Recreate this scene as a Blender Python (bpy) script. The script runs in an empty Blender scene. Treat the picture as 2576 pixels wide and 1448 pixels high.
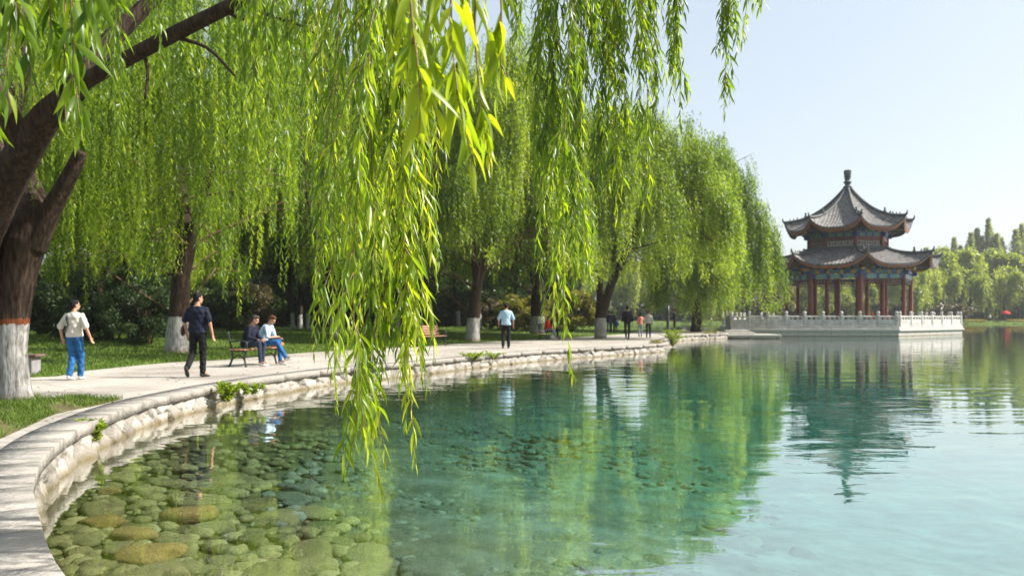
import bpy, bmesh, math, random
import numpy as np
from mathutils import Vector, Matrix, geometry
R = math.radians
C = bpy.context.scene.collection
rng = np.random.default_rng(7)
random.seed(7)

# ---------- the survey of the place: a level camera 1.66 m above the water ----------
F, CX, HV, HC = 2000.0, 1288.0, 796.0, 1.66
ZP = 0.38                                   # height of the path above the water
def at(u, v, Y):
    return Vector(((u - CX) / F * Y, Y, HC + (HV - v) / F * Y))
def gp(u, v, z=ZP):
    Y = F * (HC - z) / (v - HV)
    return ((u - CX) / F * Y, Y)

# ---------- object helpers ----------
def link(o, parent=None):
    C.objects.link(o)
    if parent is not None:
        o.parent = parent
    return o
def tag(o, label=None, cat=None, group=None, kind=None):
    if label: o['label'] = label
    if cat: o['category'] = cat
    if group: o['group'] = group
    if kind: o['kind'] = kind
    return o
def empty(name, loc, rz=0.0, label=None, cat=None, group=None):
    o = bpy.data.objects.new(name, None)
    o.empty_display_size = 0.2
    o.location = loc
    o.rotation_euler = (0, 0, rz)
    link(o)
    return tag(o, label, cat, group)
def copy_tree(o, parent=None):
    c = o.copy()
    link(c, parent)
    for ch in list(o.children):
        copy_tree(ch, c)
    return c
def mesh_np(name, V, loops, counts, mats, parent=None, smooth=False, attrs=None, mat_idx=None, loc=None):
    me = bpy.data.meshes.new(name)
    V = np.asarray(V, np.float32)
    loops = np.asarray(loops, np.int32).ravel()
    counts = np.asarray(counts, np.int32)
    me.vertices.add(len(V)); me.vertices.foreach_set('co', V.ravel())
    me.loops.add(len(loops)); me.loops.foreach_set('vertex_index', loops)
    me.polygons.add(len(counts))
    st = np.zeros(len(counts), np.int32); st[1:] = np.cumsum(counts)[:-1]
    me.polygons.foreach_set('loop_start', st)
    if smooth:
        me.polygons.foreach_set('use_smooth', np.ones(len(counts), bool))
    if mat_idx is not None:
        me.polygons.foreach_set('material_index', np.asarray(mat_idx, np.int32))
    if attrs:
        for k, a in attrs.items():
            at_ = me.attributes.new(k, 'FLOAT', 'POINT')
            at_.data.foreach_set('value', np.asarray(a, np.float32))
    for m in (mats if isinstance(mats, (list, tuple)) else [mats]):
        me.materials.append(m)
    me.update(calc_edges=True)
    o = bpy.data.objects.new(name, me)
    if loc is not None: o.location = loc
    return link(o, parent)

class MB:
    """collects boxes, tubes and lathes into one mesh"""
    def __init__(s):
        s.v = []; s.f = []; s.m = []
    def add(s, vs, fs, mi=0):
        b = len(s.v)
        s.v.extend([tuple(p) for p in vs])
        for f in fs:
            s.f.append(tuple(i + b for i in f)); s.m.append(mi)
    def box(s, c, d, rz=0.0, mi=0, M=None, bev=0.0):
        hx, hy, hz = d[0] / 2, d[1] / 2, d[2] / 2
        rot = M if M is not None else Matrix.Rotation(rz, 3, 'Z')
        c = Vector(c)
        if bev <= 0:
            vs = [Vector((x * hx, y * hy, z * hz)) for z in (-1, 1) for y in (-1, 1) for x in (-1, 1)]
            fs = [(0, 2, 3, 1), (4, 5, 7, 6), (0, 1, 5, 4), (2, 6, 7, 3), (0, 4, 6, 2), (1, 3, 7, 5)]
        else:
            b = min(bev, hx * .6, hy * .6, hz * .6)
            ring = lambda x, y, z: [Vector((-x, -y + b, z)), Vector((-x + b, -y, z)), Vector((x - b, -y, z)), Vector((x, -y + b, z)),
                                    Vector((x, y - b, z)), Vector((x - b, y, z)), Vector((-x + b, y, z)), Vector((-x, y - b, z))]
            vs = ring(hx - b, hy - b, -hz) + ring(hx, hy, -hz + b) + ring(hx, hy, hz - b) + ring(hx - b, hy - b, hz)
            fs = [tuple(range(7, -1, -1)), tuple(range(24, 32))]
            for k in range(3):
                for i in range(8):
                    j = (i + 1) % 8
                    fs.append((k * 8 + i, k * 8 + j, k * 8 + 8 + j, k * 8 + 8 + i))
        s.add([rot @ p + c for p in vs], fs, mi)
    def bar(s, p0, p1, w, t, mi=0, up=Vector((0, 0, 1))):
        p0, p1 = Vector(p0), Vector(p1)
        d = p1 - p0; L = d.length; d.normalize()
        x = d.cross(up)
        if x.length < 1e-4: x = Vector((1, 0, 0))
        x.normalize(); y = d.cross(x) * -1
        M = Matrix((x, d, y)).transposed()
        s.box((p0 + p1) / 2, (w, L, t), M=M, mi=mi)
    def tube(s, pts, rad, n=8, mi=0, cap=True, wob=None):
        pts = [Vector(p) for p in pts]
        if not hasattr(rad, '__len__'): rad = [rad] * len(pts)
        prev = None; vs = []
        for i, p in enumerate(pts):
            a = pts[max(i - 1, 0)]; b = pts[min(i + 1, len(pts) - 1)]
            d = (b - a).normalized()
            if prev is None:
                x = d.cross(Vector((0, 1, 0.13)))
                if x.length < 1e-3: x = d.cross(Vector((1, 0, 0)))
            else:
                x = prev - d * prev.dot(d)
            x.normalize(); prev = x; y = d.cross(x)
            for k in range(n):
                an = 2 * math.pi * k / n
                r = rad[i] * (wob(an, i / max(1, len(pts) - 1), p) if wob else 1.0)
                vs.append(p + x * (math.cos(an) * r) + y * (math.sin(an) * r))
        fs = []
        for i in range(len(pts) - 1):
            for k in range(n):
                j = (k + 1) % n
                fs.append((i * n + k, i * n + j, i * n + n + j, i * n + n + k))
        if cap:
            fs.append(tuple(range(n - 1, -1, -1)))
            fs.append(tuple((len(pts) - 1) * n + k for k in range(n)))
        s.add(vs, fs, mi)
    def lathe(s, prof, c=(0, 0, 0), n=20, mi=0):
        vs = []; c = Vector(c)
        for r, z in prof:
            for k in range(n):
                an = 2 * math.pi * k / n
                vs.append(c + Vector((r * math.cos(an), r * math.sin(an), z)))
        fs = []
        for i in range(len(prof) - 1):
            for k in range(n):
                j = (k + 1) % n
                fs.append((i * n + k, i * n + j, i * n + n + j, i * n + n + k))
        fs.append(tuple(range(n - 1, -1, -1)))
        fs.append(tuple((len(prof) - 1) * n + k for k in range(n)))
        s.add(vs, fs, mi)
    def grid(s, rows, mi=0, closed=False):
        n = len(rows[0]); vs = [p for r in rows for p in r]; fs = []
        for i in range(len(rows) - 1):
            for k in range(n if closed else n - 1):
                j = (k + 1) % n
                fs.append((i * n + k, i * n + j, i * n + n + j, i * n + n + k))
        s.add(vs, fs, mi)
    def build(s, name, mats, parent=None, smooth=False, loc=None, auto=None):
        me = bpy.data.meshes.new(name)
        me.from_pydata([tuple(p) for p in s.v], [], s.f)
        for m in (mats if isinstance(mats, (list, tuple)) else [mats]):
            me.materials.append(m)
        me.polygons.foreach_set('material_index', np.array(s.m, np.int32))
        if smooth:
            me.polygons.foreach_set('use_smooth', np.ones(len(s.f), bool))
        me.update()
        if auto is not None:
            me.set_sharp_from_angle(angle=R(auto))
        o = bpy.data.objects.new(name, me)
        if loc is not None: o.location = loc
        return link(o, parent)

def smooth_path(pts, rad, k=6):
    """Catmull-Rom through points with radii"""
    P = [Vector(p) for p in pts]; out = []; ro = []
    for i in range(len(P) - 1):
        p0 = P[max(i - 1, 0)]; p1 = P[i]; p2 = P[i + 1]; p3 = P[min(i + 2, len(P) - 1)]
        for j in range(k):
            t = j / k
            out.append(0.5 * ((2 * p1) + (p2 - p0) * t + (2 * p0 - 5 * p1 + 4 * p2 - p3) * t * t + (3 * p1 - p0 - 3 * p2 + p3) * t ** 3))
            ro.append(rad[i] * (1 - t) + rad[i + 1] * t)
    out.append(P[-1]); ro.append(rad[-1])
    return out, ro

# ---------- materials ----------
def new_mat(name):
    m = bpy.data.materials.new(name); m.use_nodes = True
    nt = m.node_tree; nt.nodes.clear()
    out = nt.nodes.new('ShaderNodeOutputMaterial')
    return m, nt, out
def N(nt, typ, **kw):
    n = nt.nodes.new(typ)
    for k, v in kw.items():
        if k.startswith('i_'):
            n.inputs[k[2:].replace('_', ' ')].default_value = v
        elif isinstance(k, str):
            setattr(n, k, v)
    return n
def ramp(nt, stops):
    r = nt.nodes.new('ShaderNodeValToRGB'); e = r.color_ramp.elements
    while len(e) < len(stops): e.new(0.5)
    for i, (p, c) in enumerate(stops):
        e[i].position = p; e[i].color = (*c, 1) if len(c) == 3 else c
    return r
def simple(name, col, rough=0.7, scale=8.0, amt=0.25, bump=0.0, bscale=40.0, stretch=(1, 1, 1), metal=0.0, col2=None, spec=0.5, detail=6.0):
    m, nt, out = new_mat(name); L = nt.links.new
    p = N(nt, 'ShaderNodeBsdfPrincipled'); L(p.outputs[0], out.inputs[0])
    p.inputs['Roughness'].default_value = rough; p.inputs['Metallic'].default_value = metal
    p.inputs['Specular IOR Level'].default_value = spec
    tc = N(nt, 'ShaderNodeTexCoord'); mp = N(nt, 'ShaderNodeMapping'); mp.inputs['Scale'].default_value = stretch
    L(tc.outputs['Object'], mp.inputs[0])
    nz = N(nt, 'ShaderNodeTexNoise'); nz.inputs['Scale'].default_value = scale; nz.inputs['Detail'].default_value = detail
    L(mp.outputs[0], nz.inputs['Vector'])
    a = tuple(c * (1 - amt) for c in col); b = tuple(min(1, c * (1 + amt)) for c in (col2 or col))
    r = ramp(nt, [(0.3, a), (0.7, b)]); L(nz.outputs[0], r.inputs[0]); L(r.outputs[0], p.inputs['Base Color'])
    if bump:
        n2 = N(nt, 'ShaderNodeTexNoise'); n2.inputs['Scale'].default_value = bscale; n2.inputs['Detail'].default_value = 5
        L(mp.outputs[0], n2.inputs['Vector'])
        bp = N(nt, 'ShaderNodeBump'); bp.inputs['Distance'].default_value = bump
        L(n2.outputs[0], bp.inputs['Height']); L(bp.outputs[0], p.inputs['Normal'])
    return m

def leaf_mat(name, dark, mid, light, trans=0.45, rough=0.42, tboost=1.5, spec=0.32):
    """thin leaf: diffuse + light passing through, colour of each leaf from its own attribute"""
    m, nt, out = new_mat(name); L = nt.links.new
    at_ = N(nt, 'ShaderNodeAttribute', attribute_name='tint')
    r = ramp(nt, [(0.0, dark), (0.5, mid), (1.0, light)]); L(at_.outputs['Fac'], r.inputs[0])
    p = N(nt, 'ShaderNodeBsdfPrincipled'); p.inputs['Roughness'].default_value = rough
    p.inputs['Specular IOR Level'].default_value = spec
    L(r.outputs[0], p.inputs['Base Color'])
    mul = N(nt, 'ShaderNodeMix', data_type='RGBA', blend_type='MULTIPLY'); mul.inputs['Factor'].default_value = 1.0
    L(r.outputs[0], mul.inputs['A']); mul.inputs['B'].default_value = (1.25 * tboost, 1.15 * tboost, 0.45 * tboost, 1)
    t = N(nt, 'ShaderNodeBsdfTranslucent'); L(mul.outputs['Result'], t.inputs[0])
    mx = N(nt, 'ShaderNodeMixShader'); mx.inputs[0].default_value = trans
    L(p.outputs[0], mx.inputs[1]); L(t.outputs[0], mx.inputs[2]); L(mx.outputs[0], out.inputs[0])
    return m

def bark_mat(name, paint_to=None, band=None, col=(0.042, 0.027, 0.018), scale=1.0):
    """ridged bark; lime wash below paint_to, orange band of the given height on top of it"""
    m, nt, out = new_mat(name); L = nt.links.new
    p = N(nt, 'ShaderNodeBsdfPrincipled'); p.inputs['Roughness'].default_value = 0.9
    p.inputs['Specular IOR Level'].default_value = 0.2
    tc = N(nt, 'ShaderNodeTexCoord'); mp = N(nt, 'ShaderNodeMapping')
    mp.inputs['Scale'].default_value = (9 * scale, 9 * scale, 1.4 * scale); L(tc.outputs['Object'], mp.inputs[0])
    nz = N(nt, 'ShaderNodeTexNoise'); nz.inputs['Scale'].default_value = 2.2; nz.inputs['Detail'].default_value = 8
    nz.inputs['Roughness'].default_value = 0.65; L(mp.outputs[0], nz.inputs['Vector'])
    r = ramp(nt, [(0.32, tuple(c * 0.35 for c in col)), (0.5, col), (0.72, tuple(c * 2.2 for c in col))]); L(nz.outputs[0], r.inputs[0])
    base = r.outputs[0]
    if paint_to:
        sx = N(nt, 'ShaderNodeSeparateXYZ'); L(tc.outputs['Object'], sx.inputs[0])
        n2 = N(nt, 'ShaderNodeTexNoise'); n2.inputs['Scale'].default_value = 14; n2.inputs['Detail'].default_value = 6
        L(tc.outputs['Object'], n2.inputs['Vector'])
        r2 = ramp(nt, [(0.33, (0.09, 0.075, 0.06)), (0.44, (0.30, 0.28, 0.26)), (0.68, (0.50, 0.49, 0.47))]); L(nz.outputs[0], r2.inputs[0])
        off = N(nt, 'ShaderNodeMath', operation='MULTIPLY_ADD'); L(n2.outputs[0], off.inputs[0]); off.inputs[1].default_value = 0.10
        L(sx.outputs['Z'], off.inputs[2])
        lt = N(nt, 'ShaderNodeMath', operation='LESS_THAN'); L(off.outputs[0], lt.inputs[0]); lt.inputs[1].default_value = paint_to + 0.05
        mx = N(nt, 'ShaderNodeMix', data_type='RGBA'); L(lt.outputs[0], mx.inputs['Factor']); L(base, mx.inputs['A']); L(r2.outputs[0], mx.inputs['B'])
        base = mx.outputs['Result']
        # splash of bare earth-stained bark at the foot
        lo = N(nt, 'ShaderNodeMapRange'); L(off.outputs[0], lo.inputs[0]); lo.inputs[1].default_value = 0.06; lo.inputs[2].default_value = 0.26
        mf = N(nt, 'ShaderNodeMix', data_type='RGBA'); L(lo.outputs[0], mf.inputs['Factor']); mf.inputs['A'].default_value = (0.17, 0.13, 0.09, 1); L(base, mf.inputs['B'])
        base = mf.outputs['Result']
        if band:
            gt = N(nt, 'ShaderNodeMath', operation='GREATER_THAN'); L(off.outputs[0], gt.inputs[0]); gt.inputs[1].default_value = paint_to + 0.05
            l2 = N(nt, 'ShaderNodeMath', operation='LESS_THAN'); L(off.outputs[0], l2.inputs[0]); l2.inputs[1].default_value = paint_to + 0.05 + band
            an = N(nt, 'ShaderNodeMath', operation='MULTIPLY'); L(gt.outputs[0], an.inputs[0]); L(l2.outputs[0], an.inputs[1])
            r3 = ramp(nt, [(0.3, (0.10, 0.032, 0.014)), (0.7, (0.27, 0.085, 0.03))]); L(nz.outputs[0], r3.inputs[0])
            m3 = N(nt, 'ShaderNodeMix', data_type='RGBA'); L(an.outputs[0], m3.inputs['Factor']); L(base, m3.inputs['A']); L(r3.outputs[0], m3.inputs['B'])
            base = m3.outputs['Result']
    L(base, p.inputs['Base Color'])
    bp = N(nt, 'ShaderNodeBump'); bp.inputs['Distance'].default_value = 0.05 / scale; bp.inputs['Strength'].default_value = 0.9
    L(nz.outputs[0], bp.inputs['Height']); L(bp.outputs[0], p.inputs['Normal'])
    L(p.outputs[0], out.inputs[0])
    return m

M = {}
M['leaf_hero'] = leaf_mat('willow_leaf_near', (0.034, 0.085, 0.008), (0.135, 0.22, 0.012), (0.33, 0.38, 0.02), trans=0.54, tboost=2.1, rough=0.36, spec=0.45)
M['leaf_a'] = leaf_mat('willow_leaf_green', (0.032, 0.08, 0.008), (0.14, 0.225, 0.018), (0.34, 0.42, 0.045), trans=0.5, tboost=1.9)
M['leaf_b'] = leaf_mat('willow_leaf_yellow', (0.065, 0.125, 0.014), (0.185, 0.27, 0.03), (0.35, 0.43, 0.075), trans=0.5, tboost=1.75)
M['leaf_c'] = leaf_mat('willow_leaf_deep', (0.05, 0.095, 0.010), (0.13, 0.215, 0.022), (0.26, 0.33, 0.045), trans=0.5, tboost=1.9)
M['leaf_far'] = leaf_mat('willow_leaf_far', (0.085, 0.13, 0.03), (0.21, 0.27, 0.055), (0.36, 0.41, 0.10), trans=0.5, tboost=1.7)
M['leaf_poplar'] = leaf_mat('poplar_leaf', (0.14, 0.18, 0.12), (0.22, 0.27, 0.18), (0.32, 0.37, 0.25), trans=0.45, tboost=1.8)
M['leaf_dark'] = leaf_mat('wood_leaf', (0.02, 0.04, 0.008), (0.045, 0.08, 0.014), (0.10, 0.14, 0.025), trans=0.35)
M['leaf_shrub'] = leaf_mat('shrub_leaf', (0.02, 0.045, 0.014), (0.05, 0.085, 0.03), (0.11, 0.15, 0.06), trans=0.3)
M['leaf_brown'] = leaf_mat('dry_shrub_leaf', (0.05, 0.046, 0.02), (0.11, 0.092, 0.042), (0.19, 0.155, 0.075), trans=0.3, tboost=1.1)
M['leaf_yellow'] = leaf_mat('yellow_shrub_leaf', (0.09, 0.10, 0.02), (0.20, 0.20, 0.04), (0.34, 0.30, 0.07), trans=0.4)
M['grass'] = leaf_mat('grass_blade', (0.04, 0.08, 0.012), (0.10, 0.17, 0.022), (0.20, 0.26, 0.045), trans=0.35, rough=0.6)
M['bark'] = bark_mat('willow_bark')
M['bark_paint'] = bark_mat('willow_bark_limewashed', paint_to=1.2)
M['bark_hero'] = bark_mat('willow_bark_limewashed_near', paint_to=1.15, band=0.08)
M['twig'] = simple('twig', (0.16, 0.11, 0.03), 0.6, 30, 0.3)
M['branch'] = bark_mat('branch_bark', col=(0.10, 0.06, 0.035), scale=3)
# =====================================================================
# people: one continuous body each, clothes and hair on top
# =====================================================================
def ring_loft(mb, secs, n=14):
    """secs: list of (centre, axis_x, axis_y, rx, ry); closed loft with caps"""
    rows = []
    for c, ax, ay, rx, ry in secs:
        rows.append([c + ax * (math.cos(2 * math.pi * k / n) * rx) + ay * (math.sin(2 * math.pi * k / n) * ry) for k in range(n)])
    b = len(mb.v); mb.grid(rows, closed=True)
    mb.f.append(tuple(b + k for k in range(n - 1, -1, -1))); mb.m.append(0)
    e = b + (len(rows) - 1) * n
    mb.f.append(tuple(e + k for k in range(n))); mb.m.append(0)
def capsule(mb, p0, p1, r0, r1, n=12):
    p0, p1 = Vector(p0), Vector(p1)
    d = (p1 - p0); d = d.normalized() if d.length > 1e-6 else Vector((0, 0, 1))
    x = d.cross(Vector((0.31, 0.9, 0.2))); x.normalize(); y = d.cross(x)
    secs = []
    for a in (-80, -50, -20): secs.append((p0 + d * (r0 * math.sin(R(a))), x, y, r0 * math.cos(R(a)), r0 * math.cos(R(a))))
    for a in (20, 50, 80): secs.append((p1 + d * (r1 * math.sin(R(a))), x, y, r1 * math.cos(R(a)), r1 * math.cos(R(a))))
    ring_loft(mb, secs, n)
def ellipsoid(mb, c, r, rot=None, n=14):
    c = Vector(c); rot = rot or Matrix.Identity(3); secs = []
    X = rot @ Vector((1, 0, 0)); Y = rot @ Vector((0, 1, 0)); Z = rot @ Vector((0, 0, 1))
    for a in (-82, -60, -38, -18, 0, 18, 38, 60, 82):
        k = math.cos(R(a)); secs.append((c + Z * (r[2] * math.sin(R(a))), X, Y, r[0] * k, r[1] * k))
    ring_loft(mb, secs, n)
def fuse(mb, name, mat, parent, voxel, it=3, wr=0.0):
    """melt the pieces into one skin"""
    me = bpy.data.meshes.new(name); me.from_pydata([tuple(p) for p in mb.v], [], mb.f); me.update()
    o = bpy.data.objects.new(name, me); C.objects.link(o)
    md = o.modifiers.new('r', 'REMESH'); md.mode = 'VOXEL'; md.voxel_size = voxel; md.use_smooth_shade = True
    if it:
        sm = o.modifiers.new('s', 'SMOOTH'); sm.iterations = it; sm.factor = 0.5
    dg = bpy.context.evaluated_depsgraph_get()
    m2 = bpy.data.meshes.new_from_object(o.evaluated_get(dg))
    bpy.data.objects.remove(o); bpy.data.meshes.remove(me)
    m2.name = name; m2.materials.clear(); m2.materials.append(mat)
    if wr and len(m2.vertices):
        co = np.empty(len(m2.vertices) * 3, np.float32); no = np.empty_like(co)
        m2.vertices.foreach_get('co', co); m2.vertices.foreach_get('normal', no)
        co = co.reshape(-1, 3); no = no.reshape(-1, 3)
        w = np.sin(co[:, 2] * 46 + co[:, 0] * 30 + 3 * np.sin(co[:, 1] * 17)) * np.sin(co[:, 0] * 21 - co[:, 2] * 13 + co[:, 1] * 19)
        co += no * (w * wr)[:, None]
        m2.vertices.foreach_set('co', co.ravel())
    m2.polygons.foreach_set('use_smooth', np.ones(len(m2.polygons), bool)); m2.update()
    ob = bpy.data.objects.new(name, m2)
    return link(ob, parent)

SKIN = simple('skin', (0.40, 0.21, 0.13), 0.55, 20, 0.12)
def cloth(name, col, amt=0.18, rough=0.85, scale=6):
    return simple(name, col, rough, scale, amt, bump=0.012, bscale=9, spec=0.2)
HAIR_BLACK = simple('hair_black', (0.010, 0.009, 0.010), 0.75, 60, 0.4, spec=.12)
HAIR_BROWN = simple('hair_brown', (0.075, 0.032, 0.015), 0.7, 60, 0.4, spec=.15)
HAIR_GREY = simple('hair_grey', (0.05, 0.04, 0.034), 0.7, 60, 0.4, spec=.15)
EYE = simple('eye', (0.01, 0.008, 0.007), 0.2, 5, 0.1)

WALK = dict(hL=(-.09, 0, .93), kL=(-.095, .03, .50), aL=(-.095, -.21, .17), hR=(.09, 0, .93), kR=(.095, .10, .50), aR=(.10, .10, .085),
            toeL=(0, .10, -.115), toeR=(0, .15, -.008),
            sL=(-.175, 0, 1.405), eL=(-.245, -.03, 1.15), wL=(-.265, .08, .92), sR=(.175, 0, 1.405), eR=(.245, -.06, 1.15), wR=(.265, -.02, .90))
STAND = dict(WALK, kL=(-.10, .01, .50), aL=(-.11, -.03, .085), toeL=(0, .15, -.008), kR=(.10, .03, .50), aR=(.11, .06, .085))
SIT = dict(hL=(-.095, 0, .0), kL=(-.12, .44, .04), aL=(-.12, .42, -.36), hR=(.095, 0, .0), kR=(.12, .45, .04), aR=(.12, .47, -.36),
           toeL=(0, .15, -.008), toeR=(0, .15, -.008),
           sL=(-.185, .02, .50), eL=(-.225, .13, .25), wL=(-.10, .34, .19), sR=(.185, .02, .50), eR=(.225, .13, .25), wR=(.10, .36, .17))
def person(loc, rz, h, pose, top, bottom, hair, shoe, label, sit=False, lean=0.0, headturn=0.0, nod=0.0, sleeve=0.45, voxel=0.012, hairstyle='short',
           loose=0.0, group=None, stout=1.0, long_top=0.0, skirt=False):
    k = h / 1.75
    root = empty('person', loc, rz, label, 'person', group)
    vo = voxel
    base = 0.0 if sit else 0.93                     # pelvis height in pose space
    lm = Matrix.Rotation(-lean, 3, 'X')
    def T(p):                                        # torso-space point (relative to pelvis) leaned forward
        return (lm @ Vector((p[0], p[1], p[2] - base)) + Vector((0, 0, base))) * k
    J = {n: Vector(p) * k for n, p in pose.items() if n != 'grip'}
    for n in ('sL', 'eL', 'wL', 'sR', 'eR', 'wR'): J[n] = T(pose[n])
    if 'fixL' in pose: J['wL'] = Vector(pose['fixL']) * k
    if 'fixR' in pose: J['wR'] = Vector(pose['fixR']) * k
    X = Vector((1, 0, 0)); Yv = lm @ Vector((0, 1, 0))
    tz = lambda z: base + z
    torso = [(-.04, .150, .108), (.06, .160, .112), (.18, .145, .102), (.34, .165, .112), (.44, .178, .105), (.515, .135, .080), (.56, .062, .060)]
    def torso_loft(mb, z0, z1, g, gf=1.0):
        secs = []
        zs = sorted(set([z0, z1] + [t[0] for t in torso if z0 < t[0] < z1]))
        for z in zs:
            rx = np.interp(z, [t[0] for t in torso], [t[1] for t in torso]) * stout + g; ry = np.interp(z, [t[0] for t in torso], [t[2] for t in torso]) * stout * gf + g
            secs.append((T((0, 0.0 if z < .4 else -.012, tz(z))), X, Yv, rx * k, ry * k))
        ring_loft(mb, secs, 18)
    neck = T((0, -.005, tz(.545))); hc = T((0, .025, tz(.70)))
    hr = Matrix.Rotation(headturn, 3, 'Z') @ Matrix.Rotation(-nod - lean * .3, 3, 'X')
    # ---- body
    b = MB()
    torso_loft(b, -.04, .56, -.004)
    capsule(b, neck - Vector((0, 0, .03 * k)), hc - hr @ Vector((0, .02, .03)) * k, .056 * k, .052 * k)
    ellipsoid(b, hc + hr @ Vector((0, -.008, .022)) * k, (.074 * k, .092 * k, .100 * k), hr)       # skull
    ellipsoid(b, hc + hr @ Vector((0, .022, -.052)) * k, (.056 * k, .064 * k, .066 * k), hr)       # jaw
    capsule(b, hc + hr @ Vector((0, .083, .008)) * k, hc + hr @ Vector((0, .099, -.026)) * k, .010 * k, .015 * k, 8)   # nose
    capsule(b, hc + hr @ Vector((-.022, .078, -.062)) * k, hc + hr @ Vector((.022, .078, -.062)) * k, .009 * k, .009 * k, 8)  # lips
    for s in (-1, 1):
        ellipsoid(b, hc + hr @ Vector((s * .076, -.004, -.008)) * k, (.012 * k, .022 * k, .034 * k), hr, 8)
        capsule(b, hc + hr @ Vector((s * .012, .082, .026)) * k, hc + hr @ Vector((s * .048, .070, .026)) * k, .010 * k, .008 * k, 8)   # brow
    for s, sd in ((-1, 'L'), (1, 'R')):
        S_, E_, W_ = J['s' + sd], J['e' + sd], J['w' + sd]
        capsule(b, S_, E_, .052 * k, .041 * k); capsule(b, E_, W_, .041 * k, .028 * k)
        d = (W_ - E_).normalized(); ax = d.cross(Vector((0, 1, 0.01))).normalized(); side = ax.cross(d).normalized()
        if pose.get('grip'): d = (d * .8 + Vector((0, .2, -.55))).normalized()
        pm = W_ + d * .075 * k
        ring_loft(b, [(W_, side, ax, .026 * k, .020 * k), (W_ + d * .03 * k, side, ax, .034 * k, .018 * k), (pm, side, ax, .040 * k, .016 * k), (pm + d * .02 * k, side, ax, .037 * k, .012 * k)], 10)
        curl = (-ax if s > 0 else ax) * (-s) * 1.0
        for q, (o_, L_) in enumerate(((-.030, .068), (-.010, .078), (.010, .074), (.029, .058))):
            f0 = pm + side * o_ * k + d * .008 * k; f1 = f0 + (d + curl * .25).normalized() * (L_ * .5 * k); f2 = f1 + (d * .75 + curl * .6).normalized() * (L_ * .5 * k)
            capsule(b, f0, f1, .0095 * k, .0088 * k, 6); capsule(b, f1, f2, .0088 * k, .0075 * k, 6)
        t0 = W_ + d * .03 * k + side * .03 * k; t1 = t0 + (d * .7 + side * .7).normalized() * .04 * k
        capsule(b, t0, t1, .012 * k, .011 * k, 6); capsule(b, t1, t1 + (d + side * .15).normalized() * .03 * k, .011 * k, .009 * k, 6)
        H_, K_, A_ = J['h' + sd], J['k' + sd], J['a' + sd]
        capsule(b, H_, K_, .080 * k, .052 * k); capsule(b, K_, A_, .052 * k, .036 * k)
        capsule(b, A_, A_ + Vector(pose['toe' + sd]) * k * .7, .036 * k, .032 * k)
    fuse(b, 'body', SKIN, root, vo * .7 if voxel <= .012 else vo)
    # ---- eyes
    for s in (-1, 1):
        e = MB(); ellipsoid(e, hc + hr @ Vector((s * .030, .077, .008)) * k, (.012 * k, .008 * k, .006 * k), hr, 8)
        e.build('eye', EYE, root, smooth=True)
    # ---- hair
    hmb = MB()
    if hairstyle == 'short':
        ellipsoid(hmb, hc + hr @ Vector((0, -.022, .036)) * k, (.083 * k, .092 * k, .098 * k), hr)
        ellipsoid(hmb, hc + hr @ Vector((0, .030, .088)) * k, (.066 * k, .058 * k, .042 * k), hr)
        ellipsoid(hmb, hc + hr @ Vector((0, -.050, -.022)) * k, (.064 * k, .052 * k, .060 * k), hr)
    elif hairstyle == 'bald':
        ellipsoid(hmb, hc + hr @ Vector((0, -.030, .018)) * k, (.082 * k, .084 * k, .085 * k), hr)
        ellipsoid(hmb, hc + hr @ Vector((0, -.050, -.022)) * k, (.062 * k, .050 * k, .058 * k), hr)
    elif hairstyle == 'tied':
        ellipsoid(hmb, hc + hr @ Vector((0, -.020, .034)) * k, (.084 * k, .094 * k, .096 * k), hr)
        ellipsoid(hmb, hc + hr @ Vector((0, -.060, -.02)) * k, (.066 * k, .058 * k, .075 * k), hr)
        ellipsoid(hmb, hc + hr @ Vector((-.02, -.105, -.045)) * k, (.045 * k, .045 * k, .065 * k), hr)
    else:
        ellipsoid(hmb, hc + hr @ Vector((0, -.022, .034)) * k, (.088 * k, .096 * k, .100 * k), hr)
        ellipsoid(hmb, hc + hr @ Vector((0, -.050, -.06)) * k, (.085 * k, .062 * k, .11 * k), hr)
    fuse(hmb, 'hair', hair, root, vo * .8, 1, wr=.0025)
    # ---- trousers
    t = MB()
    torso_loft(t, -.06, .12, .012)
    for sd in 'LR':
        H_, K_, A_ = J['h' + sd], J['k' + sd], J['a' + sd]
        capsule(t, H_ + Vector((0, 0, .0)), K_, (.090 + loose * .5) * k * stout ** .5, (.066 + loose) * k)
        end = K_ + (A_ - K_) * (.93 if not skirt else .25)
        capsule(t, K_, end, (.066 + loose) * k, (.052 + loose) * k)
    fuse(t, 'trousers', bottom, root, vo, 2, wr=.006)
    # ---- top
    s_ = MB()
    zb = -.02 - long_top
    secs = []
    for z, g in ((zb, .030), (.06, .026), (.18, .026), (.34, .022), (.44, .020), (.515, .020), (.548, .012)):
        rx = np.interp(z, [q[0] for q in torso], [q[1] for q in torso]) * stout + g; ry = np.interp(z, [q[0] for q in torso], [q[2] for q in torso]) * stout + g
        secs.append((T((0, 0.0 if z < .4 else -.012, tz(z))), X, Yv, rx * k, ry * k))
    ring_loft(s_, secs, 18)
    for sd in 'LR':
        S_, E_, W_ = J['s' + sd], J['e' + sd], J['w' + sd]
        if sleeve <= .5:
            capsule(s_, S_, S_ + (E_ - S_) * (sleeve * 2), .058 * k, (.060 + loose) * k)
        else:
            capsule(s_, S_, E_, .060 * k, .054 * k); capsule(s_, E_, E_ + (W_ - E_) * ((sleeve - .5) * 2), .056 * k, .044 * k)
    fuse(s_, 'shirt', top, root, vo, 2, wr=.006)
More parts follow.
